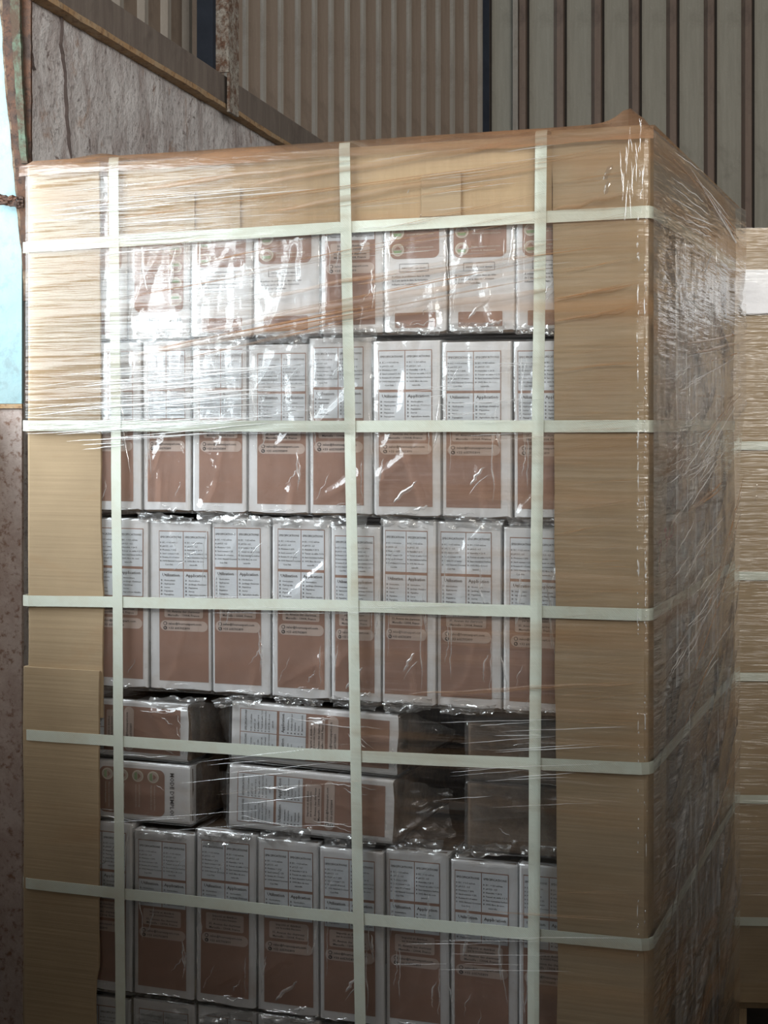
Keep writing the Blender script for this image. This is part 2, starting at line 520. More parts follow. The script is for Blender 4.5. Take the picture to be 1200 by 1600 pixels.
# steel edge beam on the masonry, light on its lower lip painted as orange
beam = empty('edge_beam', (wl0.x, wl0.y, WTOP), WROT)
tag(beam, 'dark steel edge beam lying along the top of the plaster wall', 'beam')
bx0, bx1 = a1 - 0.15, wall_len(7.3)
m = MB(); m.box(bx0, bx1, -0.028, 0.05, 0.009, 0.098)
link('web', bevel_mesh(m.mesh('web', M['timber']), 0.003), beam)
m = MB()
secs = []
for i in range(61):
    t = i / 60; x = lerp(bx0, bx1, t)
    e = 0.006 * N(x * 6, 1.7)
    secs.append([(x, -0.034 + e, -0.006 + 0.006 * N(x * 9, 4)), (x, 0.03, -0.006), (x, 0.03, 0.0085), (x, -0.034 + e, 0.0085)])
m.loft(secs)
link('lip', m.mesh('lip', M['orange']), beam)

# rusted post standing on the masonry, with a dark stud beside it
pl, pz = wallpx(341, 170)
post = empty('steel_post', (0, 0, 0), WROT)
post.location = (wl0.x + math.sin(WALL_ANG) * pl, wl0.y + math.cos(WALL_ANG) * pl, WTOP + 0.0)
tag(post, 'rust-speckled steel angle post standing on the plaster wall behind the beam', 'post')
m = MB(); m.box(-0.046, 0.046, -0.052, -0.044, -0.02, 2.7); m.box(-0.055, -0.046, -0.052, 0.05, 0.1, 2.7)
link('angle', m.mesh('angle', M['rust_pale']), post)
m = MB(); m.box(-0.085, -0.058, -0.012, 0.04, 0.1, 2.7)
link('upright_strip', m.mesh('upright_strip', M['void']), post)

# sheet cladding above the left wall: pans and ribs, each strip its own piece
def cladding(parent, x0, x1, pitch, ribw, depth, z0, z1, pan_m, rib_m, y=0.0, line=True):
    n = int(math.ceil((x1 - x0) / pitch - 0.05))
    pm = MB(); pm.box(0, pitch - ribw, 0, 0.004, z0, z1); pme = pm.mesh('panel', pan_m)
    rm = MB()
    a = ribw * 0.22
    rm.loft([[(-ribw, 0.004, z), (-ribw, 0, z), (-ribw + a, -depth, z), (-a, -depth, z), (0, 0, z), (0, 0.004, z)] for z in (z0, z1)])
    rme = rm.mesh('rib', rib_m)
    jm = MB(); jm.box(-ribw * 0.14, ribw * 0.14, -0.004, 0.0, z0, z1); jme = jm.mesh('joint', M['ribline'])
    for i in range(n):
        x = x0 + i * pitch
        o = link('panel', pme, parent); o.location = (x, y, 0)
        o = link('rib', rme, parent); o.location = (x + pitch, y, 0)
        if line:
            j = link('joint', jme, o); j.location = (0.002, 0, 0)
            
clad = empty('wall_upper', (wl0.x, wl0.y, 0), WROT); struct(clad)
cladding(clad, a1 - 0.05, wallpx(335, 100)[0], 0.19, 0.05, 0.02, WTOP + 0.05, 5.2, M['tan'], M['tan_rib'], 0.14, False)

# slanting wall of tan corrugated sheet behind, from px 355 to 755
SA = (3230 - 600) / F_PX
S_ANG = math.atan(SA)
Y0 = 6.35
x_0 = (300 - 600) / F_PX * Y0
# end where the sight line px 752 meets it
k = (752 - 600) / F_PX
tt = (k * Y0 - x_0) / (math.sin(S_ANG) - k * math.cos(S_ANG))
slant = empty('wall_slant', (x_0, Y0, 0), math.pi / 2 - S_ANG); struct(slant)
np_ = round(tt / 0.0935)
cladding(slant, 0, tt, tt / np_, 0.026, 0.014, 0.0, 5.2, M['tan'], M['tan_rib'], 0.0, False)
ex, ey = x_0 + math.sin(S_ANG) * tt, Y0 + math.cos(S_ANG) * tt
# dark strip painted in for the unlit gap at the slanting wall's end
upright_strip = empty('wall_gap_strip', (ex, ey, 0), math.pi / 2 - S_ANG); struct(upright_strip)
m = MB(); m.box(0.0, 0.045, -0.01, 0.06, 0, 5.2)
link('upright_strip', m.mesh('upright_strip', M['void']), upright_strip)

# back wall of wide grey pans and brown ribs
YB = 7.9
back = empty('wall_back', (0, YB, 0), 0.0); struct(back)
PXM = YB / F_PX
x_first = (824 - 600) * PXM
pitch = 58.6 * PXM
m = MB(); m.box(-3.3, x_first - pitch * 4, 0.03, 0.06, 0, 5.2); link('backing_sheet', m.mesh('backing_sheet', M['pan']), back)
cladding(back, x_first - 4 * pitch, x_first + 26 * pitch, pitch, 17.5 * PXM, 0.035, 0.0, 5.2, M['pan'], M['rib'])
m = MB(); m.box((800 - 600) * PXM, (808 - 600) * PXM, -0.045, -0.03, 0, 5.2)
link('batten', m.mesh('batten', M['tan_rib']), back)

# window: pale blue reveal, rusted frame, hinge, ledge
win = empty('window_1', (wl0.x, wl0.y, 0), WROT); struct(win)
m = MB(); m.box(a1 - 0.012, a1 - 0.001, 0.0, 0.31, WIN_Z0, WIN_Z1); link('reveal', m.mesh('reveal', M['blue_paint']), win)
def jpx(px, py, off=0.02):
    """place on the reveal plane"""
    x = a1 - off
    # wall local -> world: along = (sin, cos), outward = (-cos, sin)
    s, c = math.sin(WALL_ANG), math.cos(WALL_ANG)
    bx_, by_ = wl0.x + s * x, wl0.y + c * x
    kk = (px - 600) / F_PX
    o = (bx_ - kk * by_) / (kk * s + c)
    Y = by_ + s * o
    return x, o, EYE - (py - 665) / F_PX * Y
def plate(name, left, right, mat, t=0.008, off=0.02):
    mb = MB(); secs = []
    n = 40
    y0 = left[0][1]; y1 = left[-1][1]
    for i in range(n + 1):
        y = lerp(y0, y1, i / n)
        xl = interp([(b, a) for a, b in left], y) + 2.2 * N(y * 0.06, 1.0) + 1.2 * N(y * 0.21, 2.0)
        xr = interp([(b, a) for a, b in right], y) + 1.2 * N(y * 0.06, 5.0)
        p, q = jpx(xl, y, off), jpx(xr, y, off)
        secs.append([p, q, (q[0] + t, q[1], q[2]), (p[0] + t, p[1], p[2])])
    mb.loft(secs)
    return link(name, mb.mesh(name, mat), win)
plate('crust', [(-8, -60), (2, 40), (8, 140), (17, 220), (24, 300), (27, 340), (34, 400), (37, 470)], [(46, -60), (46, 470)], M['crust'], 0.006, 0.022)
plate('frame', [(2, -60), (5, 60), (12, 150), (21, 230), (27, 300), (31, 340), (36, 420)], [(48, -60), (48, 420)], M['rust'], 0.008, 0.032)
plate('frame', [(12, -60), (16, 20), (24, 140), (28, 210), (33, 255)], [(30, -60), (31, 40), (35, 140), (41, 240), (43, 255)], M['green_paint'], 0.01, 0.045)
mb = MB()
for q in range(7):
    secs = []
    for i in range(15):
        px_ = lerp(-12, 37, i / 14)
        py_ = 311 + q * 2.2 - 6 + 8 * (i / 14) * 0.6 + 4 * N(i * 0.5, q * 3.1)
        p = Vector(jpx(px_, py_, 0.05 + 0.012 * N(i * 0.4, q * 1.7)))
        r = 0.0035 + 0.0015 * N(i * 0.9, q)
        secs.append([(p.x + r * math.cos(a), p.y, p.z + r * math.sin(a)) for a in (0, 1.26, 2.51, 3.77, 5.03)])
    mb.loft(secs)
link('hinge', mb.mesh('hinge', M['rust']), win)
m = MB(); secs = []
for i in range(31):
    x = lerp(a0, a1 - 0.012, i / 30)
    e = 0.005 * N(x * 22, 2)
    secs.append([(x, 0.08 + e, WIN_Z0 - 0.012 + e), (x, 0.31, WIN_Z0 - 0.012), (x, 0.31, WIN_Z0), (x, 0.08 + e, WIN_Z0)])
m.loft(secs); m.box(a1 - 0.02, a1 - 0.012, -0.004, 0.12, WIN_Z0 - 0.011, WIN_Z0 - 0.001); link('window_sill', m.mesh('window_sill', M['orange']), win)

# ------------------------------------------------------------------ block label print
def text_mesh(lines, name, mat):
    """lines: (text, x, z, size, align, rot) in label space, joined into one flat mesh"""
    bm = bmesh.new()
    for (txt, x, z, size, align) in lines:
        cu = bpy.data.curves.new('t', 'FONT')
        cu.body = txt; cu.size = size; cu.align_x = align
        cu.resolution_u = 1
        cu.offset = size * 0.012
        ob = bpy.data.objects.new('t', cu)
        COL.objects.link(ob)
        dg = bpy.context.evaluated_depsgraph_get()
        me = bpy.data.meshes.new_from_object(ob.evaluated_get(dg))
        me.transform(Matrix.Translation((x, 0, z)) @ Matrix.Rotation(math.pi / 2, 4, 'X'))
        bm.from_mesh(me)
        bpy.data.objects.remove(ob); bpy.data.curves.remove(cu); bpy.data.meshes.remove(me)
    out = bpy.data.meshes.new(name)
    bm.to_mesh(out); bm.free()
    out.materials.append(mat)
    return out
def rrect(x0, x1, z0, z1, r, y, n=5, corners=(1, 1, 1, 1)):
    pts = []
    for (cx, cz, a, on) in ((x1 - r, z0 + r, -90, corners[0]), (x1 - r, z1 - r, 0, corners[1]), (x0 + r, z1 - r, 90, corners[2]), (x0 + r, z0 + r, 180, corners[3])):
        if on:
            for i in range(n + 1):
                t = math.radians(a + 90 * i / n)
                pts.append((cx + r * math.cos(t), y, cz + r * math.sin(t)))
        else:
            t = math.radians(a + 45)
            pts.append((cx + r * (1 if math.cos(t) > 0 else -1), y, cz + r * (1 if math.sin(t) > 0 else -1)))
    return pts
def disc(cx, cz, r, y, n=18):
    return [(cx + r * math.cos(2 * math.pi * i / n), y, cz + r * math.sin(2 * math.pi * i / n)) for i in range(n)]

BW, BH, BD = 0.105, 0.300, 0.300        # block: narrow face to the front
Y1, Y2, Y3, Y4 = -0.0030, -0.0034, -0.0038, -0.0042
# --- label A: specification table, address, contact
AX0, AX1, AZ0, AZ1 = -0.042, 0.042, 0.018, 0.284
AH = AZ1 - AZ0
def az(fr): return AZ1 - fr * AH
mbr = MB(); mbr.poly([(AX0, Y1, AZ0), (AX1, Y1, AZ0), (AX1, Y1, AZ1), (AX0, Y1, AZ1)])
A_panel = mbr.mesh('printed_panel', M['brown'])
g = 0.0011
mc = MB()
for (xa, xb) in ((AX0 + g, -g * 0.6), (g * 0.6, AX1 - g)):
    for (f0, f1) in ((0.006, 0.253), (0.27, 0.45)):
        mc.poly([(xa, Y2, az(f1)), (xb, Y2, az(f1)), (xb, Y2, az(f0)), (xa, Y2, az(f0))], 0)
mc.poly(rrect(-0.033, 0.033, az(0.578), az(0.468), 0.003, Y2), 1)
mc.poly(rrect(-0.040, 0.041, az(0.667), az(0.597), 0.0092, Y2), 1)
for (f, hollow) in ((0.618, True), (0.648, True)):
    mc.poly(disc(-0.0315, az(f), 0.0033, Y3), 2)
mc.poly(disc(-0.0315, az(0.618), 0.0022, Y4), 1)
mc.quad((-0.0331, Y4, az(0.648) + 0.0012), (-0.0318, Y4, az(0.648) - 0.0015), (-0.0302, Y4, az(0.648) - 0.0009), (-0.0317, Y4, az(0.648) + 0.0015), 1)
A_cells = mc.mesh('printed_ground', [M['cell'], M['pale'], M['ink']])
L1 = []
for cx, head in ((-0.0212, 'SPECIFICATIONS'), (0.0212, 'SPECIFICATIONS')):
    L1.append((head, cx, az(0.048), 0.0049, 'CENTER'))
en = ['EC : < 0.5 mS/cm', 'pH 5.5 - 6.5', 'Moisture < 20%', 'Sand content < 2%', 'Retains 8 l of water', '100% Natural Coconut', 'Coir Pith']
fr_ = ['EC : < 0,5 mS/cm', 'pH 5,5 - 6,5', 'Humidité < 20 %', 'Teneur en sable < 2 %', 'Sans mauvaises herbes', '100% fibre de coco', 'naturelle']
for col, items in ((AX0 + 0.002, en), (0.0025, fr_)):
    for i, s_ in enumerate(items):
        z = az(0.083 + i * 0.0245)
        ind = i == 6
        if not ind: L1.append(('»', col, z, 0.0052, 'LEFT'))
        L1.append((s_, col + (0.0085 if ind else 0.0042), z, 0.0037, 'LEFT'))
for cx, head in ((-0.0212, 'Utilisation'), (0.0212, 'Application')):
    L1.append((head, cx, az(0.304), 0.0074, 'CENTER'))
u1 = ['Horticulture', 'Hydroponie', 'Serres', 'Pépinières', 'Paysagisme']
u2 = ['Horticulture', "Jardinage d'intérieur", 'Pépinières', 'Serres', 'Agriculture durable']
for col, items in ((AX0 + 0.003, u1), (0.003, u2)):
    for i, s_ in enumerate(items):
        z = az(0.335 + i * 0.0235)
        L1.append(('»', col, z, 0.0062, 'LEFT'))
        L1.append((s_, col + 0.0062, z, 0.0037, 'LEFT'))
L1 += [('Importé et distribué', 0, az(0.492), 0.0052, 'CENTER'), ('par la société française', 0, az(0.512), 0.0046, 'CENTER'),
       ('35, Avenue des chartreux', 0, az(0.544), 0.0053, 'CENTER'), ('Marseille - 13004, France', 0, az(0.568), 0.0053, 'CENTER'),
       ('sales@fournexpert.com', -0.026, az(0.625), 0.0058, 'LEFT'), ('+33 605705899', -0.026, az(0.655), 0.0058, 'LEFT')]
A_text = text_mesh([(t_, x, z, s_, al) for t_, x, z, s_, al in L1], 'lettering', M['ink'])
A_text.transform(Matrix.Translation((0, Y3 - 0.0001, 0)))
# --- label B: instructions for use
mb = MB()
mb.poly(rrect(-0.042, 0.042, 0.128, 0.252, 0.011, Y1), 0)
B_panel = mb.mesh('printed_panel', M['brown'])
mb = MB(); mb.poly(rrect(-0.034, 0.036, 0.010, 0.036, 0.002, Y1), 0)
B_box = mb.mesh('printed_box', M['brown'])
mc = MB()
for i in range(4):
    z = 0.1435 + i * 0.0290
    mc.poly(disc(-0.0285, z, 0.0108, Y2), 0)
    mc.poly(disc(-0.0285, z, 0.0088, Y3), 1)
    mc.poly([(-0.036, Y4, z - 0.001), (-0.021, Y4, z - 0.001), (-0.023, Y4, z - 0.0062), (-0.034, Y4, z - 0.0062)], 2)
    mc.poly([(-0.034, Y4, z + 0.0005), (-0.023, Y4, z + 0.0005), (-0.026, Y4, z + 0.0045), (-0.0285, Y4, z + 0.006), (-0.031, Y4, z + 0.0045)], 3)
for (x0, x1, z0, z1) in ((-0.026, 0.024, 0.1055, 0.1062), (-0.026, 0.024, 0.1188, 0.1195), (-0.026, -0.0253, 0.1055, 0.1195), (0.0233, 0.024, 0.1055, 0.1195)):
    mc.poly([(x0, Y2, z0), (x1, Y2, z0), (x1, Y2, z1), (x0, Y2, z1)], 4)
B_cells = mc.mesh('printed_icons', [M['cream'], M['pale'], M['green'], M['brown'], M['ink']])
L2 = [("MODE D'EMPLOI", 0, 0.2625, 0.0105, 'CENTER'), ('INFO LOT : voir dessus', -0.001, 0.1105, 0.0042, 'CENTER'),
      ('A utiliser de préférence dans un délai', -0.039, 0.0965, 0.0043, 'LEFT'), ('de 2 ans après la date de fermeture', -0.039, 0.0900, 0.0043, 'LEFT'),
      ("indiquée sur l'emballage.", -0.039, 0.0835, 0.0043, 'LEFT')]
B_text = text_mesh(L2, 'lettering', M['ink']); B_text.transform(Matrix.Translation((0, Y2, 0)))
steps = ['Ouvrir le sac et ajouter 4 litres', "d'eau tiède sur le bloc de coco", 'Laisser gonfler pendant vingt', 'minutes puis émietter le bloc',
         'Mélanger avec la terre du jardin', 'ou remplir directement les pots', 'Planter, semer et arroser selon', 'le besoin de chaque plante']
L3 = []
for i in range(4):
    z = 0.1435 + (3 - i) * 0.0290
    L3.append((steps[2 * i], -0.0135, z + 0.002, 0.0036, 'LEFT')); L3.append((steps[2 * i + 1], -0.0135, z - 0.0045, 0.0036, 'LEFT'))
B_text2 = text_mesh(L3, 'lettering', M['cream']); B_text2.transform(Matrix.Translation((0, Y2, 0)))

# sharp folds of the film: slim raised pleats
def pleat(mb, P, Q, wd, ht, outward, n=10, seed=0.0, wob=0.0015, bow=0.0, mi=0):
    across = (Q - P).normalized().cross(outward).normalized()
    secs = []
    for i in range(n + 1):
        t_ = i / n
        k_ = max(0.08, math.sin(math.pi * t_) ** 0.5) * (0.75 + 0.5 * abs(N(t_ * 4, seed)))
        p = P.lerp(Q, t_) + across * (wob * N(t_ * 5, seed + 2) + bow * math.sin(math.pi * t_))
        secs.append([p - across * wd * k_, p - across * wd * 0.35 * k_ + outward * ht * k_, p + across * wd * 0.35 * k_ + outward * ht * k_, p + across * wd * k_])
    i0 = len(mb.v)
    for s_ in secs: mb.v += s_
    for a in range(n):
        for b in range(3):
            k0 = i0 + a * 4 + b
            mb.f.append((k0, k0 + 1, k0 + 5, k0 + 4)); mb.m.append(mi)

# ------------------------------------------------------------------ block, paper and bag meshes
def body_mesh():
    mb = MB(); mb.box(-BW / 2, BW / 2, 0.0, BD, 0, BH)
    me = bevel_mesh(mb.mesh('body', M['coir']), 0.006, 2)
    bm = bmesh.new(); bm.from_mesh(me)
    bmesh.ops.subdivide_edges(bm, edges=[e for e in bm.edges if e.calc_length() > 0.08], cuts=4, use_grid_fill=True)
    for v in bm.verts:
        v.co += Vector((N(v.co.x * 30, v.co.z * 30, 1), N(v.co.x * 30, v.co.z * 30, 2), N(v.co.x * 30, v.co.z * 30, 3))) * 0.0012
    bm.to_mesh(me); bm.free()
    return me
BODY = body_mesh()
def paper_mesh(seed):
    """printed carton sleeve: front sheet bent round the edges, ragged at the foot"""
    mb = MB()
    rows = []
    nz = 16
    hw = BW / 2 + 0.0005
    prof = [(-hw, 0.07), (-hw, 0.004), (-hw + 0.0012, -0.0012), (-hw + 0.005, -0.0024), (-0.02, -0.0025), (0.02, -0.0025), (hw - 0.005, -0.0024), (hw - 0.0012, -0.0012), (hw, 0.004), (hw, 0.07)]
    for j in range(nz + 1):
        z = lerp(0.006, BH - 0.001, j / nz)
        rag = 0.006 * N(seed * 3.1, j) if j == 0 else 0
        rows.append([(x, y, z + ((0.006 * N(x * 60, seed) - 0.002 if j == 0 else 0.0))) for x, y in prof])
    mb.grid(rows)
    # top lip folded over
    mb.grid([rows[-1], [(x * 0.99, y + 0.02, BH + 0.0008) for x, y in prof]])
    return mb.mesh('label', M['paper'])
PAPERS = [paper_mesh(s) for s in range(3)]
def bag_mesh(seed, amp=1.0):
    rnd = random.Random(seed)
    mb = MB()
    hw = BW / 2 + 0.0022
    per = [(-hw, 0.10 * (1 - t)) for t in (0, 0.4, 0.75, 0.93)]
    nf = 22
    per += [(-hw + 2 * hw * i / nf, 0.0) for i in range(nf + 1)]
    per += [(hw, 0.10 * t) for t in (0.07, 0.25, 0.6, 1.0)]
    creases = []
    for q in range(rnd.randint(4, 6)):
        cx, cz = rnd.uniform(-0.045, 0.045), rnd.uniform(0.01, 0.29)
        ang = math.radians(rnd.choice([rnd.uniform(60, 88), rnd.uniform(92, 120), rnd.uniform(30, 60), rnd.uniform(80, 100)]))
        creases.append((cx, cz, math.cos(ang), math.sin(ang), rnd.uniform(0.03, 0.11), rnd.uniform(0.0025, 0.006), rnd.uniform(0.003, 0.0065)))
    nz = 56
    rows = []
    for j in range(-2, nz + 3):
        tj = min(max(j, 0), nz) / nz
        z = lerp(-0.001, BH + 0.002, tj)
        r = []
        for i, (x, y) in enumerate(per):
            endk = max(0.0, 1 - min(tj, 1 - tj) / 0.07)
            front = 1.0 if abs(y) < 1e-6 else 0.0
            rim = min(1.0, (hw - abs(x)) / 0.012) if front else 0.0
            d = 0.0058 + 0.0013 * N(x * 60, z * 11, seed) + 0.0008 * N(x * 150 + z * 40, z * 30, seed + 9)
            d += endk * (0.0035 * N(x * 70, z * 40, seed + 4) + 0.001)
            for (cx, cz, ca, sa, ln, wd, ht) in creases:
                du = (x - cx) * ca + (z - cz) * sa; dv = -(x - cx) * sa + (z - cz) * ca
                if abs(du) < ln:
                    d += ht * math.exp(-abs(dv) / wd) * (1 - (du / ln) ** 2)
            d = max(d * amp, 0.0046)
            yy = y - (lerp(0.0038, d, rim) if front else 0)
            xx = x
            zz = z
            if j < 0:
                yy = yy * 1.0 + 0.02 * (-j); zz = z - 0.0008 * (-j) + 0.002 * N(x * 60, j, seed)
            if j > nz:
                yy = yy + 0.02 * (j - nz); zz = z + 0.001 * (j - nz) + 0.003 * abs(N(x * 60, j, seed))
            r.append((xx, yy, zz))
        rows.append(r)
    mb.grid(rows)
    out = Vector((0, -1, 0))
    for q in range(rnd.randint(7, 10)):
        kind_ = rnd.random()
        if kind_ < 0.45:      # upright folds, mostly near the edges
            x = rnd.choice([-1, 1]) * rnd.uniform(0.026, 0.047); z = rnd.uniform(0.02, 0.2); L = rnd.uniform(0.04, 0.14)
            P, Q = Vector((x, -0.0085, z)), Vector((x + rnd.uniform(-0.012, 0.012), -0.0085, min(z + L, 0.292)))
        elif kind_ < 0.75:    # slanting folds near the ends
            x = rnd.uniform(-0.04, 0.02); z = rnd.choice([rnd.uniform(0.006, 0.06), rnd.uniform(0.2, 0.25)]); L = rnd.uniform(0.02, 0.06)
            P, Q = Vector((x, -0.0085, z)), Vector((x + L * rnd.uniform(0.2, 0.7), -0.0085, z + L * rnd.uniform(0.5, 1.0)))
        else:                 # crumples along the foot
            x = rnd.uniform(-0.045, 0.02); z = rnd.uniform(0.002, 0.014); L = rnd.uniform(0.015, 0.04)
            P, Q = Vector((x, -0.008, z)), Vector((x + L, -0.008, max(0.002, z + rnd.uniform(-0.006, 0.010))))
        w_ = rnd.uniform(0.0005, 0.0014)
        if rnd.random() < 0.18: w_ *= 2.6
        pleat(mb, P, Q, w_, 0.0012 + w_ * 0.5, out, 9, seed + q * 2.3, 0.004, rnd.uniform(-0.004, 0.004), 1)
    return mb.mesh('bag', [M['bag'], M['fold']], True)
BAGS = [bag_mesh(s) for s in (3, 11, 23, 37, 51, 68, 77, 90)]

BLOCK_GROUP = 'bagged blocks on the front of the wrapped load'
block_n = 0
def block(u0, u1, z0, z1, label, kind='A', dx=0.0, dep=0.012, tilt=0.0, turn=0, group=BLOCK_GROUP, bag=None, name='bagged_block', side=False, d0=0.0):
    """a bagged block; turn = +1 / -1: lying, its label turned a quarter (left / right); 2: upside down"""
    global block_n
    block_n += 1
    i = block_n
    uc, zc = (u0 + u1) / 2, z0
    if side: root = empty(name, W(WID - dep, d0, z0), -TH + math.pi / 2)
    else:    root = empty(name, W(uc, dep, z0), -TH)
    tag(root, label, 'block', group)
    w, h = u1 - u0, z1 - z0
    inner = root
    parts = []
    b = link('body', BODY, root); parts.append(b)
    if kind in ('A', 'B'):
        lab = link('label', PAPERS[i % 3], root); parts.append(lab)
        for me in ((A_panel, A_cells, A_text) if kind == 'A' else (B_panel, B_box, B_cells, B_text, B_text2)):
            s_ = link(me.name.split('.')[0], me, lab); s_.location.x = dx
            if me not in (A_panel, B_panel, B_box): s_['kind'] = 'stuff'
    bg_ = link('bag', BAGS[(i * 3 + (bag or 0)) % len(BAGS)], root); parts.append(bg_)
    for p in parts:
        if turn in (1, -1):
            ang = turn * math.pi / 2           # +1: label top points left
            sx, sz = h / BW, w / BH
            S = Matrix.Diagonal((sx, 1, sz, 1))
            R = Matrix.Rotation(-ang, 4, 'Y')
            T = Matrix.Translation((turn * w / 2, 0, h / 2))
            p.matrix_local = T @ R @ S
        elif turn == 2:
            p.matrix_local = Matrix.Translation((0, 0, h)) @ Matrix.Rotation(math.pi, 4, 'Y') @ Matrix.Diagonal((w / BW, 1, h / BH, 1))
        else:
            p.matrix_local = Matrix.Diagonal((w / BW, 1, h / BH, 1))
    root.rotation_euler.y = tilt
    return root
ORD = ['first', 'second', 'third', 'fourth', 'fifth', 'sixth', 'seventh', 'eighth', 'ninth']
ROWZ = {1: (1.601, 1.896), 2: (1.299, 1.598), 3: (0.988, 1.294), 5: (0.452, 0.752), 6: (0.150, 0.4505)}
ROWN = {1: 'top row under the cap', 2: 'second row from top', 3: 'third row from top', 5: 'fifth row below the lying blocks', 6: 'lowest row cut by the bottom edge'}
rows = {
    1: (460, [(112, 193, 'B', 0), (195, 291, 'B2', 0), (294, 389, 'B', 0), (391, 495, 'B', -.002), (498, 596, 'A', -.003), (598, 694, 'B', 0), (697, 801, 'B', -.003), (804, 905, 'B', 0), (907, 1005, 'B', 0)]),
    2: (670, [(120, 216, 'A', -.002), (218, 292, 'A', 0), (296, 380, 'A', .003), (382, 477, 'A', .006), (479, 578, 'A', -.004), (581, 686, 'A', -.002), (688, 795, 'A', -.004), (800, 900, 'A', -.004), (902, 1006, 'A', 0)]),
    3: (960, [(128, 226, 'A', .003), (229, 325, 'A', .006), (327, 418, 'A', -.006), (421, 513, 'A', 0), (515, 592, 'A', -.002), (594, 677, 'A', -.005), (679, 779, 'A', -.004), (783, 885, 'A', 0), (887, 1010, 'A', 0)]),
    5: (1450, [(108, 202, 'A', 0), (205, 299, 'A', -.003), (302, 396, 'A', -.002), (399, 495, 'A', .001), (497, 597, 'A', -.003), (599, 698, 'A', -.004), (700, 806, 'A', -.004), (808, 910, 'A', -.003), (912, 1014, 'A', 0)]),
    6: (1600, [(100, 200, 'A', 0), (203, 300, 'A', 0), (303, 398, 'A', 0), (400, 496, 'A', 0), (498, 598, 'A', 0), (600, 700, 'A', 0), (702, 806, 'A', 0), (809, 910, 'A', 0), (912, 1014, 'A', 0)]),
}
rr = random.Random(5)
for rown, (py, bl) in rows.items():
    z0, z1 = ROWZ[rown]
    for q, (xa, xb, kd, dx) in enumerate(bl):
        ua, _ = uv(xa, py); ub, _ = uv(xb, py)
        first = q == 0; last = q == len(bl) - 1
        turn = 2 if kd == 'B2' else 0
        what = {'A': 'bagged block with brown specification label', 'B': 'bagged block with white instruction label', 'B2': 'bagged block with upside-down instruction label'}[kd]
        if first: where = 'left end of ' + ROWN[rown]
        elif last: where = 'right end of ' + ROWN[rown] + ', behind cardboard'
        else: where = ORD[q] + ' in ' + ROWN[rown]
        lb = what + ', ' + where
        ww = lb.split()
        if len(ww) > 16: lb = lb.replace(' from top', '').replace(' cut by the bottom edge', '').replace(' below the lying blocks', '')
        dz = rr.uniform(-0.012, 0.0)
        block(max(ua, 0.008), min(ub, WID - 0.008), z0, z1 + dz, lb, kd[0], dx, 0.0105 + rr.uniform(0, 0.006), rr.uniform(-0.006, 0.006), turn)

# fourth row: blocks lying flat in two layers, with gaps
def U(px, py): return uv(px, py)[0]
block(0.008, U(290, 1130) - 0.001, 0.866, 0.966, 'upper of two lying blocks at the left of the fourth row', 'A', 0, 0.02, 0.01, 1)
block(0.008, U(292, 1240), 0.757, 0.858, "lower left lying block reading MODE D'EMPLOI in the fourth row", 'B', 0, 0.016, 0.0, -1)
block(U(356, 1140), U(620, 1140), 0.874, 0.974, 'upper of two lying blocks in the middle of the fourth row', 'A', 0, 0.014, 0.022, 1)
block(U(353, 1260), U(614, 1260), 0.760, 0.866, 'lower of two lying blocks in the middle of the fourth row', 'A', 0, 0.012, 0.018, 1)
b1 = block(U(724, 1150), U(985, 1150), 0.872, 0.966, 'upper unlabelled block end in loose clear bag, right of the fourth row', 'N', 0, 0.022, 0, 1)
b2 = block(U(724, 1260), U(985, 1260), 0.758, 0.868, 'lower unlabelled block end with folded clear bag, right of the fourth row', 'N', 0, 0.020, 0, 1)
# deeper blocks of that row, in the dark
def inner_block(u0, u1, d, z0, z1, label):
    o = block(u0, u1, z0, z1, label, 'N', 0, d, 0, 1, group='blocks in the dark behind the fourth row')
for (ua, ub) in ((0.06, 0.35), (0.36, 0.66), (0.67, 0.97)):
    for (za, zb) in ((0.757, 0.857), (0.860, 0.960)):
        inner_block(ua, ub, 0.345, za, zb, 'dark bagged block deep behind the gaps of the fourth row')

# loose bag folds around the lying blocks
def flap(parent_root, pts_px, d_edge, name='bag_fold', nu=10, nv=8, amp=0.006, seed=0.0, mat='flap'):
    """a loose piece of the bag between four corners (photo places, depths behind the front face)"""
    mb = MB(); rows_ = []
    inv = Matrix.LocRotScale(parent_root.location, parent_root.rotation_euler, None).inverted()
    c = []
    for (px_, py_), d in zip(pts_px, d_edge):
        u, z = uv(px_, py_)
        c.append(Vector((u, d, z)))
    for j in range(nv + 1):
        t = j / nv; r = []
        for i in range(nu + 1):
            s_ = i / nu
            p = c[0].lerp(c[1], s_).lerp(c[3].lerp(c[2], s_), t)
            e = min(1, 4 * s_ * (1 - s_) * 1.3, 1)
            p.y += amp * (N(s_ * 5 + seed, t * 4, seed) + 0.5 * N(s_ * 12, t * 11, seed + 3)) 
            p.z += 0.4 * amp * N(s_ * 6, t * 3, seed + 7)
            r.append(inv @ W(p.x, p.y, p.z))
        rows_.append(r)
    mb.grid(rows_)
    return link(name, mb.mesh(name, M[mat], True), parent_root)
objs = {o['label']: o for o in COL.objects if 'label' in o}
mu = objs['upper of two lying blocks in the middle of the fourth row']
ml = objs['lower of two lying blocks in the middle of the fourth row']
lu = objs['upper of two lying blocks at the left of the fourth row']
ll = objs["lower left lying block reading MODE D'EMPLOI in the fourth row"]
flap(mu, [(357, 1100), (318, 1120), (330, 1190), (357, 1196)], [0.006, 0.06, 0.07, 0.012], seed=1)
flap(mu, [(622, 1108), (700, 1150), (690, 1165), (620, 1200)], [0.004, 0.05, 0.06, 0.01], seed=2, amp=0.01)
flap(ml, [(354, 1205), (322, 1215), (326, 1290), (356, 1302)], [0.006, 0.05, 0.06, 0.012], seed=3)
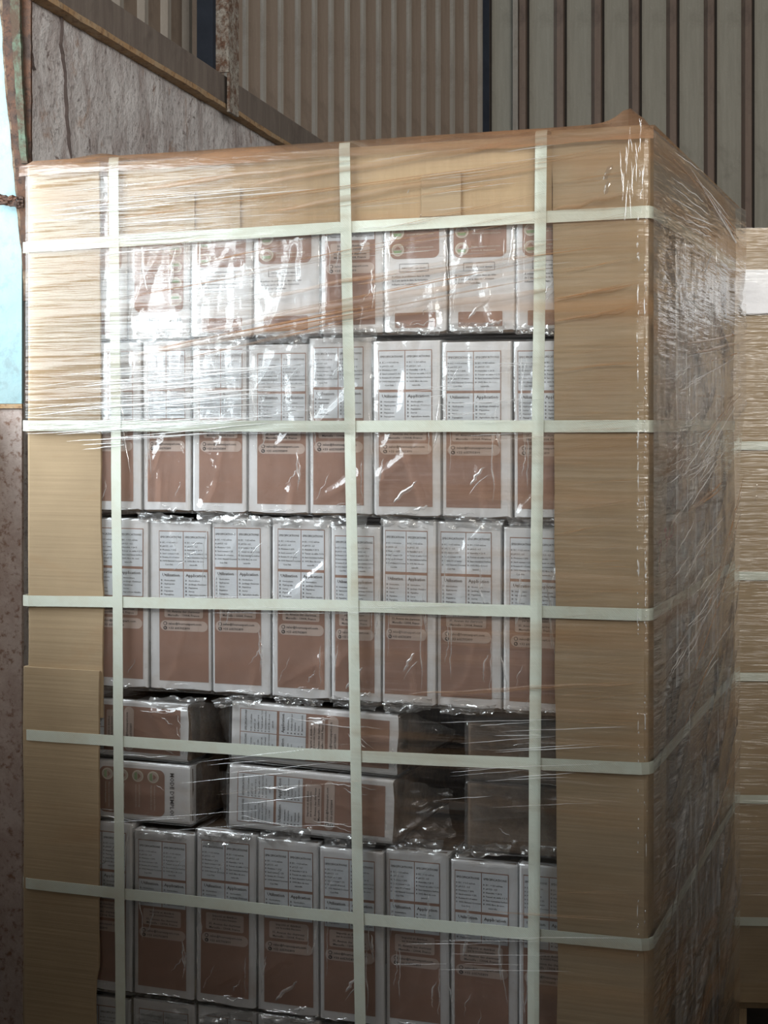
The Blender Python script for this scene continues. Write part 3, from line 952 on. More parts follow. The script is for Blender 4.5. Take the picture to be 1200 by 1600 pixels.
flap(ml, [(616, 1216), (694, 1246), (690, 1262), (616, 1310)], [0.004, 0.05, 0.06, 0.01], seed=4, amp=0.012)
flap(ml, [(600, 1300), (690, 1262), (706, 1312), (640, 1320)], [0.004, 0.03, 0.02, 0.004], seed=14, amp=0.014)
flap(lu, [(292, 1098), (330, 1110), (326, 1180), (294, 1180)], [0.008, 0.07, 0.08, 0.02], seed=5)
flap(ll, [(294, 1190), (318, 1196), (316, 1290), (294, 1292)], [0.012, 0.06, 0.07, 0.02], seed=6)
flap(b1, [(722, 1118), (866, 1112), (866, 1176), (722, 1176)], [0.012, 0.012, 0.016, 0.014], seed=7, amp=0.003)
flap(b1, [(800, 1130), (880, 1120), (880, 1200), (810, 1190)], [0.010, 0.008, 0.008, 0.010], seed=17, amp=0.006)
flap(b2, [(728, 1196), (836, 1214), (852, 1276), (738, 1284)], [0.004, 0.003, 0.003, 0.004], seed=8, amp=0.003)
flap(b2, [(790, 1200), (880, 1205), (880, 1262), (800, 1272)], [0.009, 0.006, 0.006, 0.009], seed=18, amp=0.006)
flap(b2, [(724, 1282), (868, 1276), (868, 1318), (724, 1318)], [0.010, 0.010, 0.012, 0.012], seed=9, amp=0.003)
# crumpled bag ends squeezed out between the rows
gr_roots = [o for o in COL.objects if o.get('category') == 'block' and o.get('group') == BLOCK_GROUP]
rf = random.Random(31)
def crumple(px, py, wpx, hpx, seed):
    best = min(gr_roots, key=lambda o: (o.location - W(uv(px, py)[0], 0.0, uv(px, py - 30)[1] - 0.12)).length)
    k_ = rf.uniform(-5, 5)
    flap(best, [(px - wpx, py - hpx + k_), (px + wpx, py - hpx - k_), (px + wpx * 0.85, py + hpx), (px - wpx * 0.9, py + hpx + k_)],
         [0.005, 0.005, 0.008, 0.008], 'bag_end', 22, 6, 0.012, seed, 'bag_end')
for q, (px_, py_, wp_, hp_) in enumerate([(255, 812, 45, 8), (345, 812, 42, 10), (430, 816, 44, 9), (530, 816, 44, 10), (635, 818, 44, 9), (740, 818, 48, 10), (830, 818, 40, 8),
        (250, 525, 40, 9), (345, 530, 40, 9), (440, 528, 44, 8), (545, 522, 46, 10), (645, 515, 44, 9), (745, 512, 46, 8), (835, 515, 34, 8),
        (275, 1098, 44, 8), (370, 1095, 40, 7), (465, 1098, 40, 7), (552, 1102, 38, 9), (635, 1104, 40, 8), (728, 1110, 46, 8), (825, 1112, 40, 7),
        (250, 1306, 44, 9), (350, 1312, 42, 9), (445, 1306, 42, 8), (546, 1316, 44, 10), (648, 1322, 46, 10), (752, 1330, 46, 9), (840, 1332, 30, 8),
        (250, 1588, 44, 7), (350, 1592, 44, 8), (450, 1596, 44, 7)]):
    crumple(px_, py_, wp_, hp_, q * 1.37)

# blocks facing the right side, behind the film
for rown in (1, 2, 3, 5, 6):
    z0, z1 = ROWZ[rown]
    for q in range(6):
        d = 0.33 + q * 0.108
        block(0, 0.104, z0, z1 - 0.004 * (q % 3), 'grey bagged block behind the side film, right side, ' + ROWN[rown].replace(' under the cap', '').replace(' below the lying blocks', ' from top').replace(' cut by the bottom edge', ''), 'A' if q % 2 == 0 else 'N', 0.002, 0.012 + 0.004 * (q % 2), 0, 0,
              group='bagged blocks on the right side of the load', side=True, d0=d + 0.052)
for q in range(2):
    for (za, zb) in ((0.757, 0.857), (0.866, 0.968)):
        block(0, 0.29, za, zb, 'lying bagged block behind the film on the right side', 'N', 0, 0.014, 0, 1, group='lying blocks on the right side of the load', side=True, d0=0.50 + q * 0.30)

# ------------------------------------------------------------------ wooden pallet under the load
pal = empty('wooden_pallet', W(WID / 2, DEP / 2, 0), -TH)
tag(pal, 'wooden pallet under the wrapped load', 'pallet')
m = MB(); m.box(-WID / 2, WID / 2, -0.05, 0.05, 0.128, 0.148); dk = m.mesh('deck_board', M['wood'])
for q in range(7):
    o = link('deck_board', dk, pal); o.location.y = lerp(-DEP / 2 + 0.05, DEP / 2 - 0.05, q / 6)
m = MB(); m.box(-0.05, 0.05, -DEP / 2, DEP / 2, 0.0, 0.127); st = m.mesh('stringer', M['wood'])
for q in range(3):
    o = link('stringer', st, pal); o.location.x = (q - 1) * (WID / 2 - 0.06)

# ------------------------------------------------------------------ cardboard corner and edge boards
LROOT = (LX, LY, 0)
def local_obj(name, me, label=None, cat=None, group=None, parent=None):
    o = link(name, me, parent)
    if parent is None:
        o.location = LROOT; o.rotation_euler = (0, 0, -TH)
    if label: tag(o, label, cat, group)
    return o
T = 0.005
def board(z0, z1, edge, front_out, side_out, side_w, left=True, nz=40, seed=0.0, mat='card', wave=0.002, corner_u=None):
    """L-shaped board; edge(z) gives u of the free front edge; outer faces at d = front_out, u = side_out"""
    mb = MB(); secs = []
    r = 0.006
    for j in range(nz + 1):
        z = lerp(z0, z1, j / nz)
        e = edge(z) + wave * N(z * 9, seed) + 0.6 * wave * N(z * 31, seed + 3)
        b = 0.0015 * N(z * 5, seed + 8)
        cu = side_out + 0.0018 * N(z * 6, seed + 12)
        fo = front_out + b
        sg = 1 if left else -1
        secs.append([(e, fo, z), (cu + sg * r, fo, z), (cu + sg * r * 0.3, fo + r * 0.3, z), (cu, fo + r, z), (cu + 0.002 * sg * N(z * 7, seed), side_w, z),
                     (cu + sg * T, side_w, z), (cu + sg * T, fo + T + 0.001, z), (e, fo + T, z)])
    mb.loft(secs)
    return mb.mesh('corner_board', M[mat])
uL = U(160, 700)
ed_up = lambda z: interp([(0.7, U(161, 1100)), (1.02, U(160, 1040)), (1.14, U(161, 940)), (1.27, U(157, 840)), (1.46, U(157, 660)), (1.9, U(155, 300))], z)
local_obj('corner_board', board(0.935, TOP, ed_up, 0.0, 0.0, 0.15, True, seed=1.0), 'tall left kraft cardboard corner board, its top under bright film', 'corner board', 'cardboard corner boards')
ed_lo = lambda z: interp([(0.15, U(150, 1600)), (0.42, U(152, 1590)), (0.47, U(151, 1540)), (0.5, U(156, 1500)), (0.7, U(157, 1400)), (1.02, U(157, 1040))], z)
local_obj('corner_board', board(0.15, 1.018, ed_lo, -0.0058, -0.006, 0.15, True, seed=5.0), 'short left kraft corner board overlapping the tall one from below', 'corner board', 'cardboard corner boards')
ed_r = lambda z: interp([(0.15, U(872, 1600)), (0.6, U(871, 1450)), (1.0, U(868, 1050)), (1.45, U(866, 665)), (1.75, U(865, 400)), (1.9, U(861, 220))], z)
local_obj('corner_board', board(0.15, TOP + 0.004, ed_r, 0.0, WID, 0.165, False, seed=9.0), 'tall right kraft cardboard corner board at the near edge of the load', 'corner board', 'cardboard corner boards')
# rear right board
mb = MB(); secs = []
for j in range(31):
    z = lerp(0.15, 1.9, j / 30)
    w_ = 0.20 if z < 1.0 else lerp(0.20, 0.10, min(1, (z - 1.0) / 0.25))
    e = DEP - w_ + 0.003 * N(z * 8, 3)
    cu = WID + 0.001 + 0.004 * N(z * 3, 6)
    secs.append([(cu, e, z), (cu, DEP, z), (cu - 0.12, DEP + 0.002, z), (cu - 0.12, DEP - 0.003, z), (cu - T, DEP - T, z), (cu - T, e, z)])
mb.loft(secs)
local_obj('corner_board', mb.mesh('corner_board', M['card']), 'rear right kraft corner board seen through the side film', 'corner board', 'cardboard corner boards')
# edge boards round the top
def edge_front(u0, u1, zlo, d_out, seed, name, label, top_w=0.14, mat='card_h'):
    mb = MB(); secs = []
    n = 50
    for i in range(n + 1):
        u = lerp(u0, u1, i / n)
        zl = interp(zlo, u) + 0.002 * N(u * 14, seed)
        b = 0.0012 * N(u * 8, seed + 2)
        zt = TOP - 0.002 + 0.003 * N(u * 5, seed + 4)
        secs.append([(u, d_out + b, zl), (u, d_out + b, zt - 0.005), (u, d_out + b + 0.004, zt), (u, d_out + top_w, zt), (u, d_out + top_w, zt - T), (u, d_out + b + T, zt - T - 0.001), (u, d_out + b + T, zl)])
    mb.loft(secs)
    return local_obj(name, mb.mesh(name, M[mat]), label, 'edge board', 'cardboard edge boards along the top')
zfront = [(0.0, 1.765), (0.35, 1.768), (0.60, 1.772), (0.62, 1.780), (0.80, 1.780), (1.0, 1.775)]
edge_front(U(168, 300), U(545, 300), zfront, 0.0012, 1.0, 'edge_board', 'kraft cardboard edge strip along the front top, left of the middle strap')
edge_front(U(546, 300), U(862, 300), zfront, 0.0008, 6.0, 'edge_board', 'kraft cardboard edge strip along the front top, right of the middle strap')
# small overlapping cardboard patches on it
def patch(x0, x1, y0, y1, d, seed, label):
    mb = MB()
    u0, u1 = U(x0, (y0 + y1) / 2), U(x1, (y0 + y1) / 2)
    xm = (x0 + x1) / 2
    z1 = uv(xm, y0)[1]; z0 = uv(xm, y1)[1]
    mb.box(u0, u1, d - 0.0025, d, z0, z1)
    return local_obj('cardboard_patch', bevel_mesh(mb.mesh('cardboard_patch', M['card']), 0.0006, 1), label, 'cardboard patch', 'cardboard patches on the front edge strips')
patch(361, 376, 293, 361, 0.0000, 1, 'narrow cardboard patch on the front edge strip, left of the middle')
patch(290, 305, 300, 368, 0.0000, 3, 'pale narrow cardboard patch on the front edge strip near the left strap')
patch(659, 721, 271, 338, -0.0002, 2, 'square cardboard patch on the front edge strip near the right strap')
mb = MB(); secs = []
for i in range(41):
    d = lerp(0.008, DEP - 0.004, i / 40)
    cu = WID + 0.002 + 0.003 * math.sin(math.pi * min(1, d / 1.1)) + 0.001 * N(d * 7, 2)
    zl = lerp(1.775, 1.80, d) + 0.006 * N(d * 5, 9)
    zt = TOP + 0.003 * N(d * 5, 5)
    secs.append([(cu, d, zl), (cu, d, zt), (cu - 0.14, d, zt + 0.001), (cu - 0.14, d, zt - T + 0.001), (cu - T, d, zt - T), (cu - T, d, zl)])
mb.loft(secs)
local_obj('edge_board', mb.mesh('edge_board', M['card_h']), 'kraft cardboard edge strip along the top of the right side', 'edge board', 'cardboard edge boards along the top')

# ------------------------------------------------------------------ straps
SWD = 0.0190
def strap_path(pts, width, thick, name, label, group):
    """pts: (point, outward) in load coordinates; flat band, width across"""
    mb = MB(); secs = []
    for i, (p, nrm) in enumerate(pts):
        a = pts[max(0, i - 1)][0]; b = pts[min(len(pts) - 1, i + 1)][0]
        tg = (b - a).normalized()
        n_ = nrm.normalized()
        cr = tg.cross(n_).normalized()
        wv = width / 2 * (1 + 0.03 * N(i * 0.8, label.count('e')))
        secs.append([p + cr * wv + n_ * thick, p - cr * wv + n_ * thick, p - cr * wv, p + cr * wv])
    mb.loft(secs)
    return local_obj(name, mb.mesh(name, M['strap']), label, 'strap', group)
def hstrap(zl, zm, zr, zside, label, sag=0.0):
    pts = []
    o = 0.0068
    fz = lambda u: interp([(0, zl), (WID / 2, zm), (WID, zr)], u)
    Xn, Yn, D = Vector((-1, 0, 0)), Vector((0, -1, 0)), Vector
    for d in (0.5, 0.3, 0.12, 0.02): pts.append((D((-o, d, zl + 0.01 * d)), Xn))
    pts.append((D((-o * 0.7, -o * 0.7 + 0.002, zl)), Xn + Yn))
    for i in range(41):
        u = lerp(0.008, WID - 0.008, i / 40)
        pts.append((D((u, -o - 0.0006 * N(u * 9, zl), fz(u) - sag * math.sin(math.pi * u / WID) + 0.0008 * N(u * 5, zl * 3))), Yn))
    oo = 0.0022
    pts.append((D((WID + oo, -oo, zr)), Yn - Xn))
    for d in (0.01, 0.05, 0.1, 0.16, 0.25, 0.4, 0.6, 0.8, 0.96):
        bulge = 0.004 + (0.003 * math.sin(math.pi * min(1, d)) if zl > 1.7 else 0.0)
        pts.append((D((WID + oo + bulge, d, lerp(zr, zside, min(1, d * 2)))), -Xn))
    strap_path(pts, SWD, 0.0011, 'packing_strap', label, 'packing straps running round the load')
hstrap(1.7690, 1.7785, 1.7825, 1.785, 'pale woven strap round the load just under the top cardboard')
hstrap(1.4500, 1.4490, 1.4490, 1.45, 'pale woven strap across the middle of the second row')
hstrap(1.1365, 1.1500, 1.1560, 1.155, 'pale woven strap across the third row')
hstrap(0.8965, 0.9000, 0.9170, 0.92, 'pale woven strap across the lying blocks of the fourth row')
hstrap(0.6310, 0.6330, 0.6430, 0.645, 'lowest pale woven strap, across the fifth row')
def vstrap(x_top, x_mid, x_bot, label):
    pts = []
    D = Vector
    Yn, Zn = Vector((0, -1, 0)), Vector((0, 0, 1))
    u_t, u_m, u_b = uv(x_top, 230)[0], uv(x_mid, 900)[0], uv(x_bot, 1600)[0]
    fu = lambda z: interp([(0.15, u_b - (u_m - u_b) * 0.2), (0.45, u_b), (1.2, u_m), (1.92, u_t)], z)
    for i in range(46):
        z = lerp(0.15, TOP - 0.003, i / 45)
        pts.append((D((fu(z) + 0.0008 * N(z * 5, x_top), -0.0084 - 0.0004 * N(z * 9, x_top), z)), Yn))
    pts.append((D((u_t, -0.006, TOP + 0.004)), Yn + Zn))
    for d in (0.01, 0.05, 0.14, 0.4, 0.7, DEP): pts.append((D((u_t, d, TOP + 0.0055)), Zn))
    strap_path(pts, SWD * 1.0, 0.0011, 'packing_strap', label, 'packing straps running up and over the load')
vstrap(181, 187, 192, 'left upright woven strap beside the left corner board')
vstrap(541, 554, 566, 'middle upright woven strap on the load')
vstrap(848, 840, 835, 'right upright woven strap beside the right corner board')

# ------------------------------------------------------------------ stretch film
film = empty('stretch_film', LROOT, -TH)
tag(film, 'clear stretch film wound round the strapped load, wrinkled and dusty', 'film')
FO = 0.0135
UM, UR = uv(553, 900)[0], uv(838, 1300)[0]
rng = random.Random(77)
ridges = []          # broad soft ridges of the front sheet (u, z, slope, halflen, width, height)
for q in range(70):
    ridges.append((rng.uniform(0, WID), rng.uniform(1.40, 1.9), rng.uniform(0.05, 0.14), rng.uniform(0.08, 0.35), rng.uniform(0.002, 0.006), rng.uniform(0.001, 0.003)))
for q in range(40):
    ridges.append((rng.uniform(0.75, WID), rng.uniform(0.7, 1.45), rng.uniform(0.0, 0.10), rng.uniform(0.05, 0.2), rng.uniform(0.002, 0.005), rng.uniform(0.001, 0.0025)))
mb = MB()
def film_pt(u, z):
    d = -FO - 0.0012 * N(u * 5, z * 9, 1) - 0.0008 * N(u * 16, z * 60, 4)
    for (ru, rz, sl, hl, wd, ht) in ridges:
        du = u - ru
        if abs(du) < hl:
            dv = z - rz - sl * du
            if abs(dv) < 4 * wd:
                d -= ht * math.exp(-(dv / wd) ** 2) * (1 - (du / hl) ** 2)
    edge = min(1.0, min(u, WID - u) / 0.02)
    d = lerp(-0.0098, d, edge)
    return (u, min(d, -0.0096), z)
# the lower edge follows the second strap, then drops along the middle and the right upright straps
for (ua, ub, zl) in ((0.004, UM, 1.436), (UM, UR, 0.752), (UR, WID - 0.004, 0.16)):
    nu, nz = max(8, int((ub - ua) / 0.0075)), int((TOP - 0.004 - zl) / 0.005)
    mb.grid([[film_pt(lerp(ua, ub, i / nu), lerp(zl, TOP - 0.004, j / nz)) for i in range(nu + 1)] for j in range(nz + 1)])
link('front_sheet', mb.mesh('front_sheet', M['film'], True), film)
# film round the near right corner and along the right side
mb = MB(); rows_ = []
for j in range(150):
    z = lerp(0.16, TOP - 0.004, j / 149)
    r = [(WID - 0.004, -0.0098, z)]
    for a in (15, 35, 55, 75):
        t_ = math.radians(a)
        k_ = 0.0015 * N(z * 60, a * 0.05, 3)
        r.append((WID - 0.004 + (0.0118 + k_) * math.sin(t_), 0.002 - (0.0118 + k_) * math.cos(t_), z))
    r.append((WID + 0.0085, 0.006, z))
    rows_.append(r)
mb.grid(rows_)
link('corner_sheet', mb.mesh('corner_sheet', M['film'], True), film)
sr = []
for q in range(110):
    d0_ = rng.uniform(0.05, 1.0); z0_ = rng.uniform(0.3, 1.75)
    sl = rng.uniform(0.15, 0.5) if z0_ > 1.1 else rng.uniform(0.4, 1.1)
    if z0_ > 1.55: sl = -rng.uniform(0.2, 0.6)
    sr.append((d0_, z0_, sl, rng.uniform(0.05, 0.25), rng.uniform(0.003, 0.009), rng.uniform(0.002, 0.006)))
mb = MB(); rows_ = []
for j in range(191):
    z = lerp(0.16, TOP - 0.004, j / 190); r = []
    for i in range(101):
        d = lerp(0.006, DEP + 0.012, i / 100)
        top = max(0.0, (z - 1.72) / 0.2)
        waist = 0.010 * math.exp(-((z - 1.0) / 0.35) ** 2)
        x = WID + 0.0105 + 0.005 * math.sin(math.pi * min(1, d)) * min(1.0, top * 1.2 + 0.1) + 0.003 * N(d * 8, z * 10, 3) + 0.002 * N(d * 25, z * 25, 7)
        if d > 0.85: x += (d - 0.85) / 0.15 * (0.012 * min(1, max(0, (z - 1.38) / 0.1)))
        for (ru, rz, sl, hl, wd, ht) in sr:
            du = d - ru
            if abs(du) < hl:
                dv = (z - rz - sl * du) / math.sqrt(1 + sl * sl)
                if abs(dv) < 3 * wd: x += ht * math.exp(-(dv / wd) ** 2) * (1 - (du / hl) ** 2)
        e = min(1.0, (d - 0.006) / 0.02)
        base = WID + 0.0085
        r.append((lerp(base, max(x, WID + 0.0075), e), d, z))
    rows_.append(r)
mb.grid(rows_)
link('side_sheet', mb.mesh('side_sheet', M['film_side'], True), film)
# film over the top edge and top, gathered and dusty, peaked above the near right corner
mb = MB(); rows_ = []
for j in range(41):
    t_ = j / 40
    d = -0.0105 + (DEP + 0.03) * (t_ ** 1.7)
    r = []
    for i in range(111):
        u = lerp(-0.006, WID + 0.012, i / 110)
        back_ = min(1.0, max(0.0, d) / 0.03)
        z = TOP + 0.008 + back_ * (0.005 * N(u * 7, d * 6, 2) + 0.003 * N(u * 21, d * 15, 5))
        z += 0.030 * math.exp(-abs((u - 1.085) / 0.022) ** 1.3 - ((d - 0.02) / 0.04) ** 2)
        z += back_ * 0.010 * math.exp(-((u - 0.12) / 0.07) ** 2) 
        if u < 0.01 or u > WID - 0.004: z = min(z, TOP + 0.002)
        if j == 0: r.append((u, -0.0160, TOP - 0.020 + 0.005 * N(u * 6, 3.0) + 0.003 * N(u * 25, 1.0)))
        elif j == 1: r.append((u, -0.0155, TOP - 0.002))
        else: r.append((u, d, z))
    rows_.append(r)
mb.grid(rows_)
link('top_sheet', mb.mesh('top_sheet', M['film_top'], True), film)

FN = Vector((0, -1, 0))
def front_pleat(mb, x0, y0, x1, y1, wpx, seed, bow=0.0, lift=0.0):
    ua, za = uv(x0, y0); ub, zb = uv(x1, y1)
    pleat(mb, Vector((ua, -FO - 0.001 - lift, za)), Vector((ub, -FO - 0.001 - lift, zb)), wpx * 0.00055, wpx * 0.0004 + 0.0004, FN, 10, seed, 0.0012, bow)
mb = MB()
s_ = 0.0
def spray(mb, n, xr, yr, lr, slr, wr):
    global s_
    for q in range(n):
        s_ += 1.31
        x = rng.uniform(*xr); y = rng.uniform(*yr); L = rng.uniform(*lr); sl = rng.uniform(*slr)
        xb = min(x + L, 1006)
        front_pleat(mb, x, y, xb, y - sl * (xb - x), rng.uniform(*wr), s_)
spray(mb, 34, (60, 260), (268, 405), (60, 260), (0.05, 0.12), (0.8, 3.0))
spray(mb, 64, (45, 300), (585, 705), (60, 260), (0.05, 0.13), (0.7, 2.8))
spray(mb, 24, (150, 400), (420, 560), (50, 220), (0.08, 0.16), (0.6, 1.4))
spray(mb, 26, (560, 800), (230, 430), (40, 160), (0.07, 0.14), (0.6, 1.5))
spray(mb, 18, (620, 780), (560, 690), (40, 150), (0.02, 0.10), (0.7, 1.8))
spray(mb, 14, (690, 800), (1115, 1270), (60, 240), (0.02, 0.10), (0.6, 1.6))
spray(mb, 8, (560, 800), (1440, 1510), (60, 220), (-0.03, 0.02), (0.6, 1.4))
spray(mb, 10, (200, 700), (925, 975), (80, 300), (-0.02, 0.03), (0.5, 1.0))
spray(mb, 10, (170, 500), (1180, 1300), (80, 240), (0.03, 0.13), (0.5, 0.9))
CN = Vector((0.6, -0.8, 0))
for q in range(150):       # small crimps where the film bends round the near right edge
    s_ += 1.7
    y = rng.choice([rng.uniform(340, 520), rng.uniform(520, 700), rng.uniform(680, 860), rng.uniform(860, 1000), rng.uniform(1050, 1500)])
    z = uv(1010, y)[1]
    side_ = rng.random() < 0.5
    u_ = WID - (0.0125 if side_ else 0.0015) + rng.uniform(-0.0012, 0.0012)
    d_ = -0.0135 if side_ else -0.0112
    L = rng.uniform(0.003, 0.006) if rng.random() < 0.85 else rng.uniform(0.008, 0.03)
    pleat(mb, Vector((u_, d_, z)), Vector((u_ + rng.uniform(-0.0008, 0.0008), d_, z + L)), rng.uniform(0.0008, 0.0015), 0.0012, CN, 4, s_, 0.0003)
for q in range(22):        # upright creases below the top corner
    s_ += 1.7
    x = rng.uniform(972, 1010); y = rng.uniform(185, 300)
    front_pleat(mb, x, y + rng.uniform(12, 60), x + rng.uniform(-5, 5), y, rng.uniform(0.8, 1.6), s_, rng.uniform(-0.002, 0.002))
o = link('film_pleats', mb.mesh('film_pleats', M['fold'], True), film); o['kind'] = 'stuff'
# pleats of the right side
SN = Vector((1, 0, 0))
mb = MB()
def side_pleat(mb, x0, y0, x1, y1, wpx, seed):
    da, za = uside(x0, y0); db, zb = uside(x1, y1)
    def ux(d, z): return WID + 0.015 + 0.004 * math.sin(math.pi * min(1, max(0, d))) * min(1.0, max(0.0, (z - 1.72) / 0.2) * 1.2 + 0.1)
    pleat(mb, Vector((ux(da, za), da, za)), Vector((ux(db, zb), db, zb)), wpx * 0.0009, wpx * 0.0005 + 0.0006, SN, 10, seed, 0.004, 0.006 * N(seed, 1.0))
for (x0, y0, x1, y1, w_) in [(1038, 238, 1085, 272, 1.4), (1032, 276, 1085, 316, 1.4), (1034, 292, 1095, 338, 1.6), (1030, 306, 1092, 345, 1.5), (1060, 262, 1125, 340, 1.2), (1070, 278, 1135, 360, 1.2),
        (1080, 292, 1142, 385, 1.3), (1055, 335, 1105, 352, 1.8), (1058, 345, 1100, 362, 2.2), (1060, 355, 1098, 372, 1.8), (1030, 330, 1070, 352, 1.3), (1090, 300, 1140, 385, 1.1), (1100, 310, 1150, 400, 1.0),
        (1050, 460, 1080, 485, 2.0), (1098, 395, 1086, 432, 2.4), (1055, 560, 1130, 545, 1.2), (1060, 600, 1140, 560, 1.2)]:
    s_ += 1.1; side_pleat(mb, x0, y0, x1, y1, w_, s_)
for (xa, xb, w_) in ((1056, 1068, 0.7), (1105, 1112, 0.45)):     # upright creases along the board edges
    for q in range(10):
        s_ += 1.1
        ya, yb = lerp(370, 1560, q / 10), lerp(370, 1560, (q + 1) / 10)
        side_pleat(mb, lerp(xa, xb, q / 10), ya, lerp(xa, xb, (q + 1) / 10), yb, w_, s_)
for q in range(38):
    s_ += 1.3
    x = rng.uniform(1028, 1090); y = rng.uniform(700, 1080)
    L = rng.uniform(15, 60)
    side_pleat(mb, x, y, min(x + L, 1138), y - L * rng.uniform(0.8, 1.9), rng.uniform(0.6, 1.4), s_)
for q in range(26):
    s_ += 1.3
    x = rng.uniform(1030, 1095); y = rng.uniform(580, 760)
    L = rng.uniform(15, 45)
    side_pleat(mb, x, y, x + L, y - L * rng.uniform(0.2, 0.8), rng.uniform(0.6, 1.6), s_)
o = link('film_pleats', mb.mesh('film_pleats', M['fold'], True), film); o['kind'] = 'stuff'
# dusty rolled pleats
mb = MB()
for (x0, y0, x1, y1, w_) in [(160, 472, 540, 404, 1.3), (200, 440, 540, 362, 1.2), (300, 440, 868, 330, 1.2), (395, 497, 868, 404, 2.0), (230, 548, 640, 470, 2.8), (400, 520, 868, 432, 2.2), (300, 560, 560, 500, 2.2),
        (540, 440, 960, 385, 1.8), (160, 410, 330, 372, 1.0), (540, 400, 868, 340, 1.3), (560, 300, 960, 240, 1.4), (380, 318, 840, 255, 2.0), (180, 345, 540, 292, 1.4), (480, 330, 840, 282, 1.3), (600, 360, 868, 300, 1.2),
        (868, 430, 1000, 402, 1.3), (868, 470, 1000, 444, 2.0), (868, 505, 1000, 482, 1.6), (868, 360, 990, 338, 0.8), (868, 250, 985, 226, 0.8), (868, 290, 985, 268, 0.7), (875, 540, 1000, 530, 0.8), (870, 580, 1000, 566, 0.8),
        (868, 800, 1000, 780, 1.0), (870, 835, 985, 812, 0.8), (870, 1125, 1012, 1130, 0.8), (680, 1085, 1000, 1062, 1.0), (760, 1420, 1010, 1436, 1.6), (330, 1240, 620, 1212, 0.8), (870, 930, 1000, 918, 0.7), (870, 1390, 1010, 1392, 0.7)]:
    s_ += 1.9
    for q in range(3 if w_ > 1.9 else 2):
        front_pleat(mb, x0 + rng.uniform(-10, 10), y0 + rng.uniform(-6, 6) * (q > 0), x1 + rng.uniform(-10, 6), y1 + rng.uniform(-6, 6) * (q > 0), w_ * (1.0 if q == 0 else 0.6), s_ + q * 0.4, 0, 0.0006)
for q in range(60):
    s_ += 1.3
    x = rng.uniform(868, 930); y = rng.uniform(210, 1240); L = rng.uniform(40, 110)
    front_pleat(mb, x, y, min(1004, x + L), y - rng.uniform(0.02, 0.16) * L, rng.uniform(0.35, 0.7), s_)
o = link('dusty_pleats', mb.mesh('dusty_pleats', M['dust_fold'], True), film); o['kind'] = 'stuff'
mb = MB()
for (x0, y0, x1, y1, w_) in [(1030, 240, 1150, 372, 2.2), (1060, 262, 1150, 385, 2.5), (1050, 540, 1160, 520, 4.0), (1070, 552, 1165, 530, 4.0), (1065, 575, 1165, 545, 1.5), (1075, 700, 1150, 600, 1.6), (1085, 690, 1150, 610, 2.0),
        (1060, 800, 1120, 752, 3.5), (1070, 795, 1118, 762, 3.0), (1090, 960, 1150, 790, 2.5), (1100, 930, 1150, 760, 2.5), (1110, 900, 1152, 740, 1.6), (1060, 1080, 1140, 860, 1.5), (1050, 1150, 1130, 950, 1.2), (1080, 1350, 1150, 1150, 2.0)]:
    s_ += 1.7; side_pleat(mb, x0, y0, x1, y1, w_, s_)
o = link('dusty_pleats', mb.mesh('dusty_pleats', M['dust_fold'], True), film); o['kind'] = 'stuff'
mb = MB()
for (x0, y0, x1, y1, w_) in [(200, 556, 650, 478, 13), (300, 520, 868, 420, 11), (395, 470, 868, 380, 7), (560, 500, 868, 452, 12), (868, 472, 990, 448, 7), (868, 503, 990, 484, 5), (180, 300, 560, 250, 8), (420, 330, 860, 262, 9), (400, 290, 868, 215, 10), (640, 1082, 1000, 1064, 6), (560, 445, 868, 396, 8), (868, 330, 1000, 300, 8)]:
    s_ += 1.9
    ua, za = uv(x0, y0); ub, zb = uv(x1, y1)
    pleat(mb, Vector((ua, -FO - 0.0008, za)), Vector((ub, -FO - 0.0008, zb)), w_ * 0.0006, 0.0012, FN, 16, s_, 0.006)
o = link('dusty_bands', mb.mesh('dusty_bands', M['dust_band'], True), film); o['kind'] = 'stuff'
# red marker writing on the side flap of the right board
mb = MB()
def pen(pts, w_=0.006):
    for (xa, ya), (xb, yb) in zip(pts, pts[1:]):
        da, za = uside(xa, ya); db, zb = uside(xb, yb)
        a = Vector((WID + 0.0036, da, za)); b = Vector((WID + 0.0036, db, zb))
        t_ = (b - a).normalized(); c_ = t_.cross(SN) * w_ / 2
        mb.quad(a - c_, b - c_, b + c_, a + c_)
pen([(1024.5, 852), (1027, 846), (1030, 846), (1030, 856), (1026.5, 880), (1027, 891)])
pen([(1034, 830), (1038, 825), (1036, 838), (1040, 842), (1037, 855)])
pen([(1044, 826), (1041, 842), (1047, 836)]); pen([(1050, 815), (1047.5, 845)])
local_obj('marker_writing', mb.mesh('marker_writing', M['redpen']), 'red handwritten 234 marked on the side of the right corner board', 'writing')

# ------------------------------------------------------------------ neighbouring load at the right
NX, NY = 0.778, 3.62
nrz = math.radians(-3)
def nb(name, me, label=None, cat=None, group=None):
    o = link(name, me); o.location = (NX, NY, 0); o.rotation_euler = (0, 0, nrz)
    if label: tag(o, label, cat, group)
    return o
mb = MB(); secs = []
for j in range(31):
    z = lerp(0.15, 1.895, j / 30)
    secs.append([(0.15 + 0.002 * N(z * 8, 1), 0, z), (0.004, 0, z), (0, 0.004, z), (0, 0.12, z), (0.005, 0.12, z), (0.005, 0.005, z), (0.15, 0.005, z)])
mb.loft(secs)
nb('corner_board', mb.mesh('corner_board', M['card']), 'kraft corner board of the neighbouring load behind on the right', 'corner board')
mb = MB(); mb.box(0.09, 1.1, -0.006, -0.001, 1.74, 1.90); mb.box(0.09, 1.1, -0.006, 0.14, 1.895, 1.90)
nb('edge_board', mb.mesh('edge_board', M['card_h']), 'kraft edge strip along the top of the neighbouring load', 'edge board')
nlab = ['topmost', 'second', 'third', 'fourth', 'lowest']
